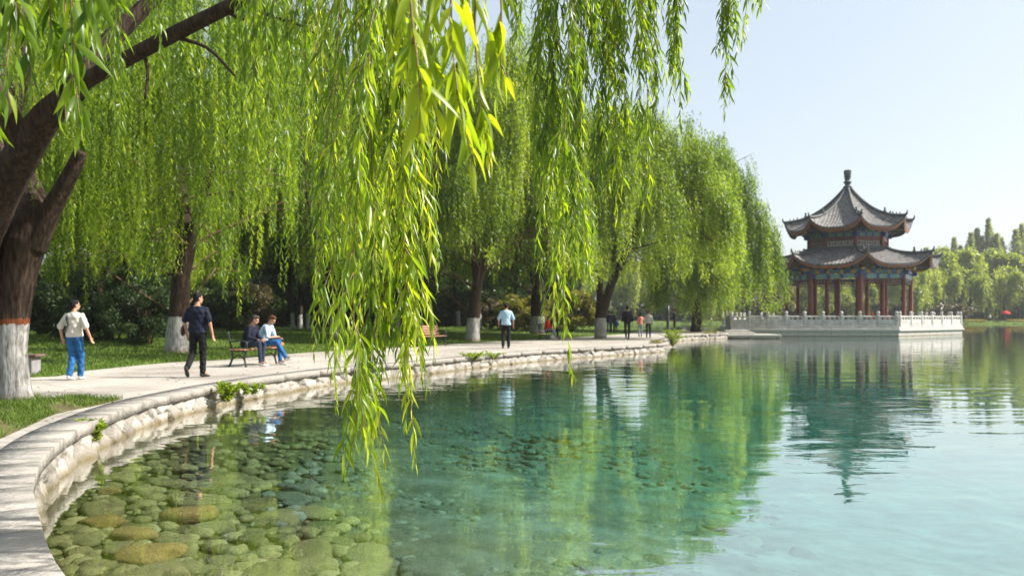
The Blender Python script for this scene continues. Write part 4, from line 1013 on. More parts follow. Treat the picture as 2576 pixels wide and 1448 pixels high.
# main trunk
tubew([loc_(35, 1030, 11.45), loc_(37, 1008, 11.45), loc_(34, 970, 11.45), loc_(28, 880, 11.45), loc_(34, 780, 11.45), loc_(46, 680, 11.45), loc_(62, 600, 11.45), loc_(82, 520, 11.5), loc_(20, 330, 12.1), loc_(60, 120, 13), loc_(0, -150, 14)],
      [.30, .25, .215, .20, .21, .24, .28, .21, .17, .12, .07], seed=1)
# broken-off stub to the right
tubew([loc_(80, 620, 11.45), loc_(118, 545, 11.4), loc_(150, 490, 11.35), loc_(182, 430, 11.3), loc_(203, 382, 11.25)], [.20, .155, .125, .105, .085], n=18, seed=2)
# heavy limb sweeping up to the right, over the path
tubew([loc_(20, 760, 11.45), loc_(-45, 640, 11.2), loc_(-20, 540, 10.8), loc_(50, 400, 10.4), loc_(125, 285, 10.1), loc_(215, 205, 9.8), loc_(330, 142, 9.5), loc_(430, 90, 9.2), loc_(600, 5, 8.7), loc_(800, -90, 8.0), loc_(1000, -170, 7.0), loc_(1200, -330, 6.0), loc_(1500, -520, 5.2)],
      [.18, .22, .235, .21, .17, .095, .085, .085, .075, .065, .055, .045, .03], seed=3)
tubew([loc_(180, 235, 9.9), loc_(270, 110, 10.2), loc_(350, 30, 10.4), loc_(440, -60, 10.6), loc_(560, -220, 11)], [.15, .12, .10, .08, .05], n=18, seed=4)
tubew([loc_(60, 385, 10.4), loc_(0, 250, 10.0), loc_(-60, 100, 9.4), loc_(100, -100, 7.5), loc_(500, -380, 4.8), loc_(800, -700, 3.6)], [.19, .14, .11, .09, .06, .035], n=14, seed=5)
tubew([loc_(1000, -170, 7), loc_(1150, -420, 5.0), loc_(1200, -760, 3.6), loc_(1250, -1100, 2.8)], [.05, .04, .03, .015], n=10, seed=6)
tubew([loc_(-20, 380, 11.2), loc_(-6, 350, 11.2), loc_(8, 470, 11), loc_(0, 540, 10.9)], [.03, .05, .09, .12], n=10, seed=7)
# thin side branches crossing the curtain
for pts in ([(600, 10, 8.7), (680, 40, 8.5), (760, 66, 8.4), (805, 95, 8.3)], [(560, 22, 8.8), (605, 48, 8.8), (640, 45, 8.8)], [(430, 92, 9.2), (520, 120, 9.0), (590, 190, 8.8)], [(360, 130, 9.4), (372, 180, 9.3), (365, 250, 9.2)]):
    tubew([loc_(*q) for q in pts], [.028, .02, .014, .006][:len(pts)], n=7, k=4, seed=8)
mb.build('trunk', M['bark_hero'], hero, smooth=True)

# crown of the near willow: finer, nearer strands between limb and lawn
def strand_set(specs, leaf, width, step, tint0, seed, sway=.04, twig=True):
    """specs: (world start, length) rows"""
    global rng
    keep = rng; rng = np.random.default_rng(seed)
    st = np.array([s[0] for s in specs]); L = np.array([s[1] for s in specs]); n = len(st); a = rng.uniform(0, 6.28, n)
    out = np.column_stack([np.cos(a), np.sin(a), np.zeros(n)]) * rng.uniform(.05, .3, n)[:, None]
    P, t, idx = strand_points(st, out, L, step, sway=sway, arch=.25); m = len(P); b = rng.uniform(0, 6.28, m)
    D = unit(np.column_stack([np.cos(b), np.sin(b), -1.9 * rng.uniform(.5, 1.5, m)]))
    tt = np.repeat(rng.normal(0, .17, n // 7 + 1), 7)[:n] + rng.normal(0, .06, n)
    r_ = leaf_quads(P, D, leaf * rng.uniform(.65, 1.2, m), width * rng.uniform(.8, 1.2, m), tint0 + tt[idx] + rng.normal(0, .13, m) + .15 * (t - .4))
    rng = keep; return r_
specs = []; r0 = random.Random(5)
def tress(u, v0, v1, Y, n=9, spread=13):
    for _ in range(n):
        uu = u + r0.gauss(0, spread); yy = Y + r0.gauss(0, .22); p0 = at(uu, v0 - r0.uniform(0, 60), yy); Lz = (v1 - v0) / F * yy * r0.uniform(.6, 1.06) + .1; specs.append((tuple(p0), Lz))
for u, v1, Y, n in [(320, 700, 12.9, 7), (410, 640, 13.1, 8), (350, 610, 12.2, 6), (500, 690, 12.6, 7), (670, 560, 10.5, 6), (580, 700, 13.4, 8), (640, 620, 11.3, 6), (715, 700, 13.6, 8), (210, 660, 12.3, 6), (160, 640, 12.9, 6), (390, 330, 12.4, 9), (330, 420, 13, 8), (300, 560, 13.2, 8), (240, 640, 13.4, 10), (255, 690, 12.8, 7), (190, 600, 13.6, 8), (150, 500, 13.8, 8), (430, 470, 13.6, 8), (480, 560, 12.0, 7), (520, 380, 11.2, 7),
                    (566, 800, 12.2, 6), (560, 560, 11.6, 8), (610, 430, 9.5, 6), (640, 350, 8.2, 7), (655, 300, 7.4, 6), (690, 660, 12.5, 9), (640, 690, 13.0, 10), (730, 560, 12.0, 8), (760, 640, 12.6, 7), (600, 640, 13.2, 8), (700, 380, 10, 6),
                    (300, 300, 11.5, 6), (90, 300, 12.5, 8), (40, 240, 12.0, 8), (30, 420, 13.5, 6), (110, 180, 11.5, 8), (210, 160, 11.4, 8), (270, 240, 11.6, 8), (360, 200, 11.5, 6), (470, 160, 10.5, 6), (540, 200, 10, 6), (800, 420, 12.5, 8), (840, 360, 11.5, 7), (50, 590, 11.15, 3), (90, 610, 11.1, 3), (780, 250, 9, 7)]:
    tress(u, -60 if v1 < 500 else r0.choice((-60, 60, 160)), v1, Y, n)
for _ in range(240):                                  # canopy over the path, above the view
    x = r0.uniform(-11, 1.5); y = r0.uniform(6, 16); z = r0.uniform(6.4, 10.0)
    if (x + 6) ** 2 / 49 + (y - 11) ** 2 / 36 < 1.1: specs.append(((x, y, z), r0.uniform(.8, 2.0)))
for _ in range(46):                                   # unseen outer canopy over the water, clumped to dapple the near path with shade
    cx_ = r0.uniform(-1.5, 4.2); cy_ = r0.uniform(4.8, 13.5); cz_ = 2.9 + .398 * cy_ + r0.uniform(.7, 2.2)
    if cx_ > 2.2 and cy_ < 6.0: continue
    for _ in range(9): specs.append(((cx_ + r0.gauss(0, .35), cy_ + r0.gauss(0, .35), cz_ + r0.uniform(-.3, .4)), r0.uniform(.4, .9)))
V, lo, cn, ti = strand_set(specs, .105, .019, .030, .36, 77)
mesh_np('crown', V - np.array(TB), lo, cn, M['leaf_a'], hero, attrs={'tint': ti})

# ---- hanging branches close to the lens: every leaf a folded, curved blade
def hero_leaves(P, D, L, W, tint, r):
    n = len(P); rv = r.normal(0, 1, (n, 3)); Sd = unit(np.cross(D, rv)); Nn = np.cross(Sd, D)
    down = np.array([0, 0, -1.0]); bend = down - D * (D @ down)[:, None]
    ts = np.array([0, .16, .36, .58, .80]); ws = np.array([.10, .72, 1.0, .74, .36]); cu = r.normal(0, .10, n)
    rows = []
    for t, w_ in zip(ts, ws):
        c = P + D * (L * t)[:, None] + bend * (L * .22 * t * t)[:, None] + Nn * (L * cu * np.sin(t * 3.1))[:, None]
        h = (W * .5 * w_)[:, None]
        rows += [c - Sd * h + Nn * h * .38, c, c + Sd * h + Nn * h * .38]
    rows.append(P + D * L[:, None] + bend * (L * .22)[:, None])
    V = np.stack(rows, 1).reshape(-1, 3)
    base = []
    for i in range(4):
        a = i * 3; base += [a, a + 1, a + 4, a + 3, a + 1, a + 2, a + 5, a + 4]
    base += [12, 13, 15, 13, 14, 15]
    loops = (np.arange(n)[:, None] * 16 + np.array(base)[None]).ravel(); cnt = np.tile([4] * 8 + [3, 3], n)
    return V, loops, cnt, np.repeat(np.clip(tint, 0, 1), 16)
def hanging(u0, v0, u1, v1, Y, leafL, label=None, side=7, dens=1.0, Y1=None, tint=.45, seed=0, wl=.15):
    r = np.random.default_rng(seed + int(u0 * 7 + v1 * 13)); p0 = at(u0, v0, Y); p3 = at(u1, v1, Y1 or Y); Lm = (p3 - p0).length
    p1 = p0 + Vector((r.normal(0, .03), r.normal(0, .03), -Lm * .35)); p2 = p3 + Vector((r.normal(0, .05) * Lm, r.normal(0, .03) * Lm, Lm * .35))
    def bez(t): return p0 * (1 - t) ** 3 + p1 * 3 * t * (1 - t) ** 2 + p2 * 3 * t * t * (1 - t) + p3 * t ** 3
    stems = MB(); LP = []; LD = []; LL = []; LT = []
    def dress(path, L_, t0=0.0, k=1.0):
        n = max(3, int(L_ / (leafL * .235) * dens)); a0 = r.uniform(0, 6.28)
        for i in range(n):
            t = t0 + (1 - t0) * (i + r.uniform(-.3, .3)) / n; t = min(max(t, 0), .995)
            p = path(t); d = (path(min(t + .02, 1)) - path(max(t - .02, 0))).normalized(); a = a0 + i * 2.4 + r.normal(0, .35)
            x = d.cross(Vector((0.2, 1, 0.1))).normalized(); y = d.cross(x); rad = x * math.cos(a) + y * math.sin(a)
            op = r.uniform(.28, .85) if t < .92 else r.uniform(.1, .45)
            dd = (d * .75 + Vector((0, 0, -.45)) + rad * op).normalized()
            LP.append(tuple(p)); LD.append(tuple(dd)); LL.append(leafL * k * r.uniform(.6, 1.12) * (1 - .25 * max(0, t - .7) / .3)); LT.append(tint + r.normal(0, .14) + .22 * max(0, t - .55))
    dress(bez, Lm, .0)
    pts = [bez(i / 16) for i in range(17)]; stems.tube(pts, [.0032 * (leafL / .1) * (1 - .75 * i / 16) for i in range(17)], 5, cap=False)
    for s in range(side):
        t = r.uniform(.02, .82); b = bez(t); a = r.uniform(0, 6.28); ls = Lm * r.uniform(.10, .28) * (1.15 - t * .5); h = Vector((math.cos(a), math.sin(a), 0))
        q1 = b + h * ls * .22 + Vector((0, 0, -ls * .25)); q2 = b + h * ls * r.uniform(.18, .36) + Vector((0, 0, -ls))
        sp = lambda t_, b=b, q1=q1, q2=q2: b * (1 - t_) ** 2 + q1 * 2 * t_ * (1 - t_) + q2 * t_ * t_
        dress(sp, ls, .08, .95); pp = [sp(i / 8) for i in range(9)]; stems.tube(pp, [.002 * (leafL / .1) * (1 - .7 * i / 8) for i in range(9)], 4, cap=False)
    LP = np.array(LP); LD = unit(np.array(LD)); LL = np.array(LL)
    V, lo, cn, ti = hero_leaves(LP, LD, LL, LL * wl * r.uniform(.8, 1.2, len(LL)), np.array(LT), r)
    nv = len(V); sv = np.array([p[:] for p in stems.v]); sl = np.array(stems.f).ravel() + nv
    o = mesh_np('hanging_branch', np.vstack([V, sv]) - np.array(TB), np.concatenate([lo, sl]), np.concatenate([cn, np.full(len(stems.f), 4)]), [M['leaf_hero'], M['twig']], hero, smooth=True,
                attrs={'tint': np.concatenate([ti, np.full(len(sv), .3)])}, mat_idx=np.concatenate([np.zeros(len(cn), int), np.ones(len(stems.f), int)]))
    if label: o['label'] = label
    return o
# A: the sharp middle bunch
for i, (u0, u1, v1, Y, sd) in enumerate([(905, 873, 1188, 3.0, 9), (965, 968, 1252, 2.85, 11), (1015, 1046, 1172, 3.0, 9), (865, 838, 955, 3.25, 8), (1050, 1088, 790, 3.1, 8), (930, 905, 1050, 3.2, 9), (985, 1000, 980, 3.1, 9),
                                         (880, 884, 880, 3.4, 8), (945, 955, 840, 3.3, 8), (1035, 1060, 960, 3.3, 8), (905, 860, 640, 3.6, 8), (1000, 1015, 700, 3.4, 8), (1065, 1100, 620, 3.2, 7), (925, 930, 600, 3.5, 7), (975, 975, 560, 3.5, 7),
                                         (1030, 1040, 520, 3.6, 7), (870, 850, 430, 3.8, 7), (1085, 1105, 470, 3.4, 7), (900, 910, 380, 3.8, 7), (950, 938, 1110, 3.05, 8), (1010, 1018, 1080, 3.15, 8), (1060, 1095, 720, 3.5, 7), (860, 848, 1040, 3.35, 7), (820, 800, 420, 4.2, 6), (800, 792, 740, 3.6, 7)]):
    hanging(u0, -130 - 20 * (i % 5), u1, v1, Y, .116 if i in (0, 1, 2, 6) else .098, side=18 if i in (0, 1, 2, 6) else sd, dens=1.15 if i in (0, 1, 2, 6) else .92, tint=.28 + .21 * ((i * 7) % 3), seed=i, wl=.145)
# B: very close, out of focus
for i, (u0, u1, v1, Y) in enumerate([(985, 1000, 235, 1.75), (1040, 1050, 360, 1.7), (1075, 1100, 300, 1.8), (1150, 1165, 330, 1.75), (1185, 1190, 432, 1.8), (1215, 1232, 415, 1.85), (1240, 1262, 250, 1.9)]):
    hanging(u0, -150, u1, v1, Y, .125, side=4, dens=.95, tint=.66, seed=50 + i, wl=.20)
# C: right-hand bunches against the sky
for i, (u0, u1, v1, Y, sd, tn_) in enumerate([(1385, 1362, 740, 4.6, 9, .36), (1372, 1372, 560, 4.7, 9, .3), (1395, 1385, 470, 4.8, 9, .3), (1360, 1350, 520, 5.0, 8, .3), (1405, 1400, 620, 4.9, 8, .35), (1450, 1440, 958, 4.2, 9, .5), (1460, 1448, 760, 4.4, 9, .34), (1480, 1490, 720, 4.5, 9, .38),
                                              (1500, 1462, 690, 4.7, 9, .34), (1520, 1500, 560, 4.7, 9, .36), (1545, 1552, 555, 4.6, 9, .45), (1470, 1452, 520, 4.8, 9, .3), (1560, 1575, 430, 4.8, 8, .42), (1490, 1510, 400, 4.9, 8, .35), (1610, 1612, 600, 4.5, 9, .48), (1625, 1610, 480, 4.7, 8, .42),
                                              (1640, 1645, 380, 4.8, 8, .4), (1700, 1710, 325, 4.6, 7, .42), (1720, 1700, 230, 4.7, 7, .4), (1685, 1690, 170, 4.9, 6, .4), (1840, 1822, 305, 4.8, 9, .4), (1830, 1850, 195, 4.9, 6, .4), (1880, 1865, 120, 4.9, 6, .45), (1900, 1908, 35, 5.0, 4, .5),
                                              (1295, 1290, 70, 5.2, 4, .35), (1320, 1305, 130, 5.3, 5, .35), (1300, 1310, 190, 5.6, 4, .35), (1600, 1585, 260, 5.2, 7, .4), (1535, 1530, 300, 5.2, 8, .35), (1440, 1430, 330, 5.2, 8, .32)]):
    hanging(u0, -150 - 25 * (i % 4), u1, v1, Y, .104, side=sd + 5, dens=1.15, tint=tn_ - .02 + .14 * ((i * 5) % 3 - 1), seed=100 + i, wl=.155)
# D: close strands at the upper left
for i, (u0, u1, v1, Y) in enumerate([(185, 205, 355, 2.1), (165, 165, 300, 2.2), (225, 240, 120, 2.0), (20, 25, 260, 1.9), (60, 75, 230, 2.2), (110, 120, 170, 2.2), (-20, -15, 380, 2.0), (265, 300, 90, 2.6)]):
    hanging(u0, -150, u1, v1, Y, .125, side=4, dens=.9, tint=.3, seed=150 + i, wl=.19)
# E: middle distance, in front of the limb
for i, (u0, u1, v1, Y) in enumerate([(640, 645, 390, 5.6), (660, 668, 340, 5.4), (625, 620, 300, 6.0), (700, 705, 280, 6.2), (735, 728, 430, 6.6), (300, 310, 380, 7.0), (285, 290, 300, 6.6), (390, 395, 210, 6.8), (770, 775, 330, 5.8), (800, 805, 540, 6.4)]):
    hanging(u0, -140, u1, v1, Y, .135, side=9, dens=1.1, tint=.34, seed=180 + i, wl=.18)
# =====================================================================
# pavilion on its stone terrace
# =====================================================================
def mat_tile():
    m = simple('grey_roof_tile', (0.085, 0.08, 0.077), 0.75, 3.5, 0.4, bump=.02, bscale=25, col2=(0.155, 0.143, 0.135)); return m
M['tile'] = mat_tile()
M['ridge'] = simple('roof_ridge', (0.075, 0.08, 0.08), 0.7, 5, 0.3, bump=.01, bscale=20)
M['red'] = simple('red_lacquer', (0.125, 0.024, 0.015), 0.55, 5, 0.25, col2=(0.16, 0.036, 0.022))
M['dark_red'] = simple('dark_red_wood', (0.085, 0.018, 0.012), 0.6, 5, 0.3)
M['rafter'] = simple('orange_rafter', (0.22, 0.065, 0.02), 0.6, 4, 0.4)
M['rafter_dark'] = simple('dark_rafter', (0.05, 0.03, 0.02), 0.7, 4, 0.4)
M['pane'] = simple('pale_window_pane', (0.62, 0.60, 0.58), .6, 9, .15)
M['gold'] = simple('gold_paint', (0.42, 0.24, 0.035), 0.5, 6, 0.3)
M['blue'] = simple('blue_paint', (0.012, 0.05, 0.22), 0.5, 6, 0.3)
M['teal'] = simple('green_paint', (0.03, 0.15, 0.13), 0.5, 6, 0.35)
M['mint'] = simple('pale_green_paint', (0.14, 0.33, 0.28), 0.55, 6, 0.3)
M['sky_paint'] = simple('pale_blue_paint', (0.10, 0.28, 0.42), 0.55, 6, 0.3)
M['soffit'] = simple('dark_green_soffit', (0.018, 0.035, 0.032), 0.8, 6, 0.3)
M['marble'] = simple('white_balustrade_stone', (0.42, 0.395, 0.36), 0.7, 2.2, 0.16, bump=.008, bscale=20, col2=(0.50, 0.475, 0.435))
M['terrace'] = mat_stonewall('terrace_stone', (0.36, 0.34, 0.30), (0.56, 0.53, 0.47), gapc=(0.2, 0.17, 0.13))
M['floor'] = simple('terrace_floor', (0.36, 0.33, 0.29), 0.85, 2, 0.2)
PC = Vector((32.5, 77.0, .80)); YAW = R(-11.7)
pav = empty('pavilion', PC, 0, 'two tiered octagonal pavilion with grey tiled roofs and red columns on the white terrace', 'pavilion')
def od(k, off=0.0): a = YAW + R(45) * k + off; return Vector((math.sin(a), -math.cos(a), 0))
def roof(R0, R1, z0, z1, up, ribs, pw, thick=.11):
    """one octagonal roof with round tile ribs, upturned corners, ridges, soffit and rafters"""
    tm = MB(); sf = MB(); fa = MB(); rd = MB(); rf = MB()
    def prof(t): return z0 + (z1 - z0) * (t * (1 - pw) + pw * t ** 2.1)
    def pt(A, B, wn, t, lift=0.0, shrink=0.0):
        """wn: -1..1 position along the eave line as fraction of half width at that t"""
        Rt = (R0 * (1 - t) + R1 * t); c = abs(wn); ext = 1 + .02 * c ** 5 * (1 - t)
        p = (A * (1 - wn) / 2 + B * (1 + wn) / 2) * Rt * ext * (1 - shrink); p.z = prof(t) + up * c ** 3.2 * (1 - t) ** 1.6 + lift; return p
    hw = R0 * math.sin(R(22.5)); hw1 = R1 * math.sin(R(22.5)); ncol = ribs * 4; T_ = 16
    for k in range(8):
        A, B = od(k), od(k + 1); rows = []
        for j in range(ncol + 1):
            w_ = -hw + 2 * hw * j / ncol; tmax = 1.0 if abs(w_) <= hw1 else (hw - abs(w_)) / (hw - hw1); h = (0, .035, .075, .035)[j % 4]
            row = []
            for i in range(T_ + 1):
                t = tmax * i / T_; half = hw * (1 - t) + hw1 * t; wn = max(-1, min(1, w_ / half if half > 1e-6 else 0)); row.append(pt(A, B, wn, t, h if tmax > .02 else 0))
            rows.append(row)
        tm.grid(rows)
        # fascia with drip tiles, and the soffit behind it
        top = [pt(A, B, -1 + 2 * j / 32, 0) for j in range(33)]; low = [p + Vector((0, 0, -thick)) for p in top]; inn = [pt(A, B, -1 + 2 * j / 32, .0, -thick - .0, .03) for j in range(33)]
        fa.grid([top, low], 0); fa.grid([low, [p * .985 + Vector((0, 0, -.05)) for p in low], [p * .97 + Vector((0, 0, -.05)) for p in low]], 1)
        s1 = []
        for j in range(33):
            q = (A * (1 - (-1 + j / 16)) / 2 + B * (1 + (-1 + j / 16)) / 2) * (R1 + (R0 - R1) * .30); q.z = z0 + .12; s1.append(q)
        sf.grid([inn, s1])
        nr = 30
        for j in range(nr):
            wn = -1 + 2 * (j + .5) / nr; a = pt(A, B, wn, 0, -thick - .05, .008); b = (A * (1 - wn) / 2 + B * (1 + wn) / 2) * (R0 * .80); b.z = z0 + .05 + .10 * 0; rf.bar(a, b, .10, .11)
        # hip ridge with upturned end and little beasts
        hip = []; rad = []
        for i in range(15):
            t = 1 - i / 14; q = pt(A, B, -1, t, .10); hip.append(q); rad.append(.13)
        e = hip[-1]; d = A.normalized(); hip += [e + d * .08 + Vector((0, 0, .10)), e + d * .13 + Vector((0, 0, .28)), e + d * .15 + Vector((0, 0, .44))]; rad += [.10, .07, .03]
        rd.tube(hip, rad, 8)
        for t, s_ in ((.10, .8), (.16, .8), (.22, .9), (.36, 1.5)):
            q = pt(A, B, -1, t, .12); rd.lathe([(.09 * s_, 0), (.10 * s_, .10 * s_), (.05 * s_, .2 * s_), (.07 * s_, .27 * s_), (.02, .36 * s_)], q, 7)
    return tm, sf, fa, rd, rf, prof
ZL, ZU = 5.50, 9.05      # eave heights above the deck
tm, sf, fa, rd, rf, _ = roof(8.15, 3.75, ZL, 7.25, 1.05, 20, .30)
ro = tm.build('roof', M['tile'], pav, smooth=True, auto=60); rd.build('ridge', M['ridge'], ro, smooth=True); fa.build('eave_edge', [M['ridge'], M['rafter']], ro); sf.build('soffit', M['soffit'], ro); rf.build('rafters', M['rafter_dark'], ro)
tm, sf, fa, rd, rf, _ = roof(5.75, .32, ZU, 13.15, .95, 16, .62)
ru = tm.build('roof', M['tile'], pav, smooth=True, auto=60); rd.build('ridge', M['ridge'], ru, smooth=True); fa.build('eave_edge', [M['ridge'], M['rafter']], ru); sf.build('soffit', M['soffit'], ru); rf.build('rafters', M['rafter_dark'], ru)
fi = MB(); fi.lathe([(0.508, 12.75), (0.492, 12.95), (0.344, 13.05), (0.328, 13.25), (0.426, 13.32), (0.426, 13.42), (0.279, 13.5), (0.246, 13.68), (0.361, 13.78), (0.377, 13.88), (0.262, 13.98), (0.238, 14.1), (0.303, 14.25), (0.328, 14.6), (0.361, 14.85), (0.344, 14.98), (0.246, 15.04), (0.041, 15.06)], n=22)
fi.build('finial', M['ridge'], ru, smooth=True, auto=40)
# ring wall round the foot of the drum
rg = MB()
for k in range(8):
    A, B = od(k) * 3.86, od(k + 1) * 3.86; rg.bar(A + Vector((0, 0, 7.24)), B + Vector((0, 0, 7.24)), .32, .36)
rg.build('ridge', M['ridge'], ro)
for k in range(8):
    c = MB(); b = od(k) * 5.66; c.lathe([(.27, 0), (.25, .10), (.205, .16), (.20, 2.0), (.185, 4.72)], b, 18); o = c.build('column', M['red'], pav, smooth=True, auto=40)
    f = MB(); f.lathe([(.36, 0), (.36, .06), (.29, .14)], b + Vector((0, 0, .002)), 18); f.build('base', M['marble'], o, smooth=True, auto=40)
    c = MB(); b = od(k, R(3)) * 3.5; c.lathe([(.20, 0), (.19, 2), (.18, 5.9)], b, 16); c.build('column', M['red'], pav, smooth=True, auto=40)
    c = MB(); b = od(k) * 3.55; c.lathe([(.17, 7.1), (.17, 9.1)], b, 16); c.build('column', M['red'], pav, smooth=True, auto=40)
def band(A, B, z, h, th, mats_cycle, seg, ins=.18):
    """a painted beam in coloured fields between gold edges"""
    mb_ = MB(); d = (B - A); L_ = d.length; d.normalize(); a = A + d * ins; b = B - d * ins; n_ = len(seg); cur = 0.0; tot = sum(s[0] for s in seg)
    for ln_, mi in seg:
        p = a + (b - a) * (cur / tot); q = a + (b - a) * ((cur + ln_) / tot); cur += ln_; mb_.bar(p + Vector((0, 0, z)), q + Vector((0, 0, z)), th, h, mi=mi)
    return mb_
PM = [M['teal'], M['blue'], M['gold'], M['mint'], M['sky_paint'], M['dark_red']]
SEG = [(.5, 1), (.12, 2), (.6, 3), (.1, 2), (.5, 4), (.45, 1), (.12, 2), (.9, 3), (.12, 2), (.45, 1), (.5, 4), (.1, 2), (.6, 3), (.12, 2), (.5, 1)]
SEG2 = [(.4, 0), (.3, 2), (.5, 1), (.2, 2), (.8, 0), (.2, 2), (.5, 1), (.3, 2), (.4, 0)]
def bracket_row(Rr, z, nper, sc, k):
    """rows of stacked bracket arms under the eave of one side"""
    b_ = MB(); A, B = od(k), od(k + 1); nrm = ((A + B) / 2).normalized(); d = (B - A).normalized(); rot = Matrix((d, nrm, Vector((0, 0, 1)))).transposed()
    for j in range(nper):
        w_ = -1 + 2 * (j + .5) / nper; p = (A * (1 - w_) / 2 + B * (1 + w_) / 2) * Rr
        for lv_ in range(3):
            o_ = lv_ * .22 * sc; zz = z + lv_ * .19 * sc; b_.box(p + nrm * (o_ * .6) + Vector((0, 0, zz)), (.16 * sc, .3 * sc + o_, .10 * sc), M=rot, mi=(1, 0, 2)[(j + lv_) % 3]); b_.box(p + nrm * o_ + Vector((0, 0, zz + .07 * sc)), (.5 * sc - .08 * lv_, .12 * sc, .09 * sc), M=rot, mi=(0, 1, 3)[(j + lv_) % 3])
            for s_ in (-1, 1): b_.box(p + nrm * o_ + d * (s_ * .2 * sc) + Vector((0, 0, zz + .14 * sc)), (.12 * sc, .13 * sc, .08 * sc), M=rot, mi=(4, 2, 1)[(j + lv_) % 3])
    return b_
for k in range(8):
    A, B = od(k) * 5.66, od(k + 1) * 5.66
    band(A, B, 4.54, .40, .26, None, SEG).build('painted_beam', PM, pav)
    band(A, B, 4.96, .30, .34, None, SEG2, -.05).build('painted_beam', PM, pav)
    x = MB(); d = (B - A).normalized(); x.bar(A + d * .2 + Vector((0, 0, 4.22)), B - d * .2 + Vector((0, 0, 4.22)), .10, .12); x.bar(A + d * .2 + Vector((0, 0, 3.95)), B - d * .2 + Vector((0, 0, 3.95)), .08, .07)
    for j in range(15): q = A + (B - A) * ((j + 1) / 16); x.bar(q + Vector((0, 0, 3.95)), q + Vector((0, 0, 4.28)), .05, .05, up=Vector((1, 0, 0)))
    x.build('hanging_lattice', M['dark_red'], pav)
    bracket_row(5.70, 5.12, 6, .95, k).build('bracket_row', PM, pav)
    h = MB(); q = od(k) * 5.95; rot = Matrix.Rotation(YAW + R(45) * k, 3, 'Z'); h.box(q + Vector((0, 0, 4.88)), (.42, .5, .34), M=rot, mi=1, bev=.05); h.box(q * 1.06 + Vector((0, 0, 5.18)), (.3, .9, .22), M=rot, mi=2, bev=.04); h.build('corner_bracket', PM, pav)
    # seats with sloping back rails between the columns, two sides left open
    if k not in (5, 1):
        s_ = MB(); nrm = ((A + B) / 2).normalized(); u0, u1 = A + d * .25, B - d * .25; s_.bar(u0 + Vector((0, 0, .46)), u1 + Vector((0, 0, .46)), .42, .06); s_.bar(u0 + Vector((0, 0, .26)) + nrm * .12, u1 + Vector((0, 0, .26)) + nrm * .12, .05, .36)
        s_.bar(u0 + nrm * .36 + Vector((0, 0, .92)), u1 + nrm * .36 + Vector((0, 0, .92)), .07, .07)
        for j in range(14): q = u0 + (u1 - u0) * ((j + .5) / 14); s_.bar(q + nrm * .18 + Vector((0, 0, .48)), q + nrm * .36 + Vector((0, 0, .9)), .04, .04, up=d)
        s_.build('railing_seat', M['red'], pav)
    # drum: red panels, pierced lattice strip, painted beams
    A, B = od(k) * 3.55, od(k + 1) * 3.55; d = (B - A).normalized(); q = MB()
    q.bar(A + d * .15 + Vector((0, 0, 7.30)), B - d * .15 + Vector((0, 0, 7.30)), .10, .26); q.bar(A + d * .15 + Vector((0, 0, 8.13)), B - d * .15 + Vector((0, 0, 8.13)), .10, .38)
    for j in range(10):
        c_ = A + (B - A) * ((j + .5) / 10); q.bar(c_ + Vector((0, 0, 7.42)), c_ + Vector((0, 0, 7.95)), .05, .06, up=Vector((1, 0, 0)))
        if j % 2: q.bar(c_ + d * .12 + Vector((0, 0, 7.70)), c_ - d * .14 + Vector((0, 0, 7.70)), .05, .12)
    lp_ = q.build('lattice_panel', M['red'], pav)
    pn_ = MB(); pn_.bar(A * .985 + d * .2 + Vector((0, 0, 7.69)), B * .985 - d * .2 + Vector((0, 0, 7.69)), .02, .52); pn_.build('pane', M['pane'], lp_)  # pale pane added so the gaps in the lattice show light
    band(A, B, 8.50, .34, .20, None, SEG, .14).build('painted_beam', PM, pav)
    band(A, B, 8.80, .26, .28, None, SEG2, -.05).build('painted_beam', PM, pav)
    bracket_row(3.62, 8.92, 4, .95, k).build('bracket_row', PM, pav)
    h = MB(); qq = od(k) * 3.80; h.box(qq + Vector((0, 0, 8.5)), (.34, .4, .40), M=rot, mi=1, bev=.05); h.build('corner_bracket', PM, pav)
    # radial ties from outer to inner columns
    t_ = MB(); t_.bar(od(k) * 5.5 + Vector((0, 0, 4.52)), od(k, R(3)) * 3.62 + Vector((0, 0, 4.52)), .2, .3); t_.build('tie_beam', M['dark_red'], pav)
cl = MB(); cl.lathe([(.02, 5.0), (5.5, 5.02), (5.5, 5.10), (.02, 5.12)], n=8); 
bell = MB(); bell.lathe([(.10, -.3), (.07, -.08), (.02, 0)], od(1) * 5.95 + Vector((0, 0, 4.1)), 10); bell.tube([od(1) * 5.95 + Vector((0, 0, 4.1)), od(1) * 5.95 + Vector((0, 0, 4.4))], .012, 5); bell.build('wind_bell', M['sky_paint'], pav)
# ---- terrace
TP = [(18.5, 67.0), (32.6, 67.0), (42.2, 74.5), (42.4, 84), (34, 90), (26, 90), (21.5, 82), (19.0, 70.8)]
ter = empty('terrace', (0, 0, 0), 0, 'pale stone terrace standing in the lake under the pavilion', 'terrace')
def prism(poly, z0, z1, grow):
    b = MB(); n = len(poly); c = sum((Vector((*p, 0)) for p in poly), Vector()) / n; P = [c + (Vector((*p, 0)) - c) * grow for p in poly]
    b.add([p + Vector((0, 0, z0)) for p in P] + [p + Vector((0, 0, z1)) for p in P], [tuple(range(n - 1, -1, -1)), tuple(range(n, 2 * n))] + [(i, (i + 1) % n, n + (i + 1) % n, n + i) for i in range(n)]); return b
def with_attr(o, tint):
    me = o.data
    for a, v in (('tint', tint), ('gap', 0.0)):
        t = me.attributes.new(a, 'FLOAT', 'POINT'); t.data.foreach_set('value', np.full(len(me.vertices), v, np.float32))
    return o
with_attr(prism(TP, .45, .60, 1.012).build('plinth_course', M['terrace'], ter), .35)
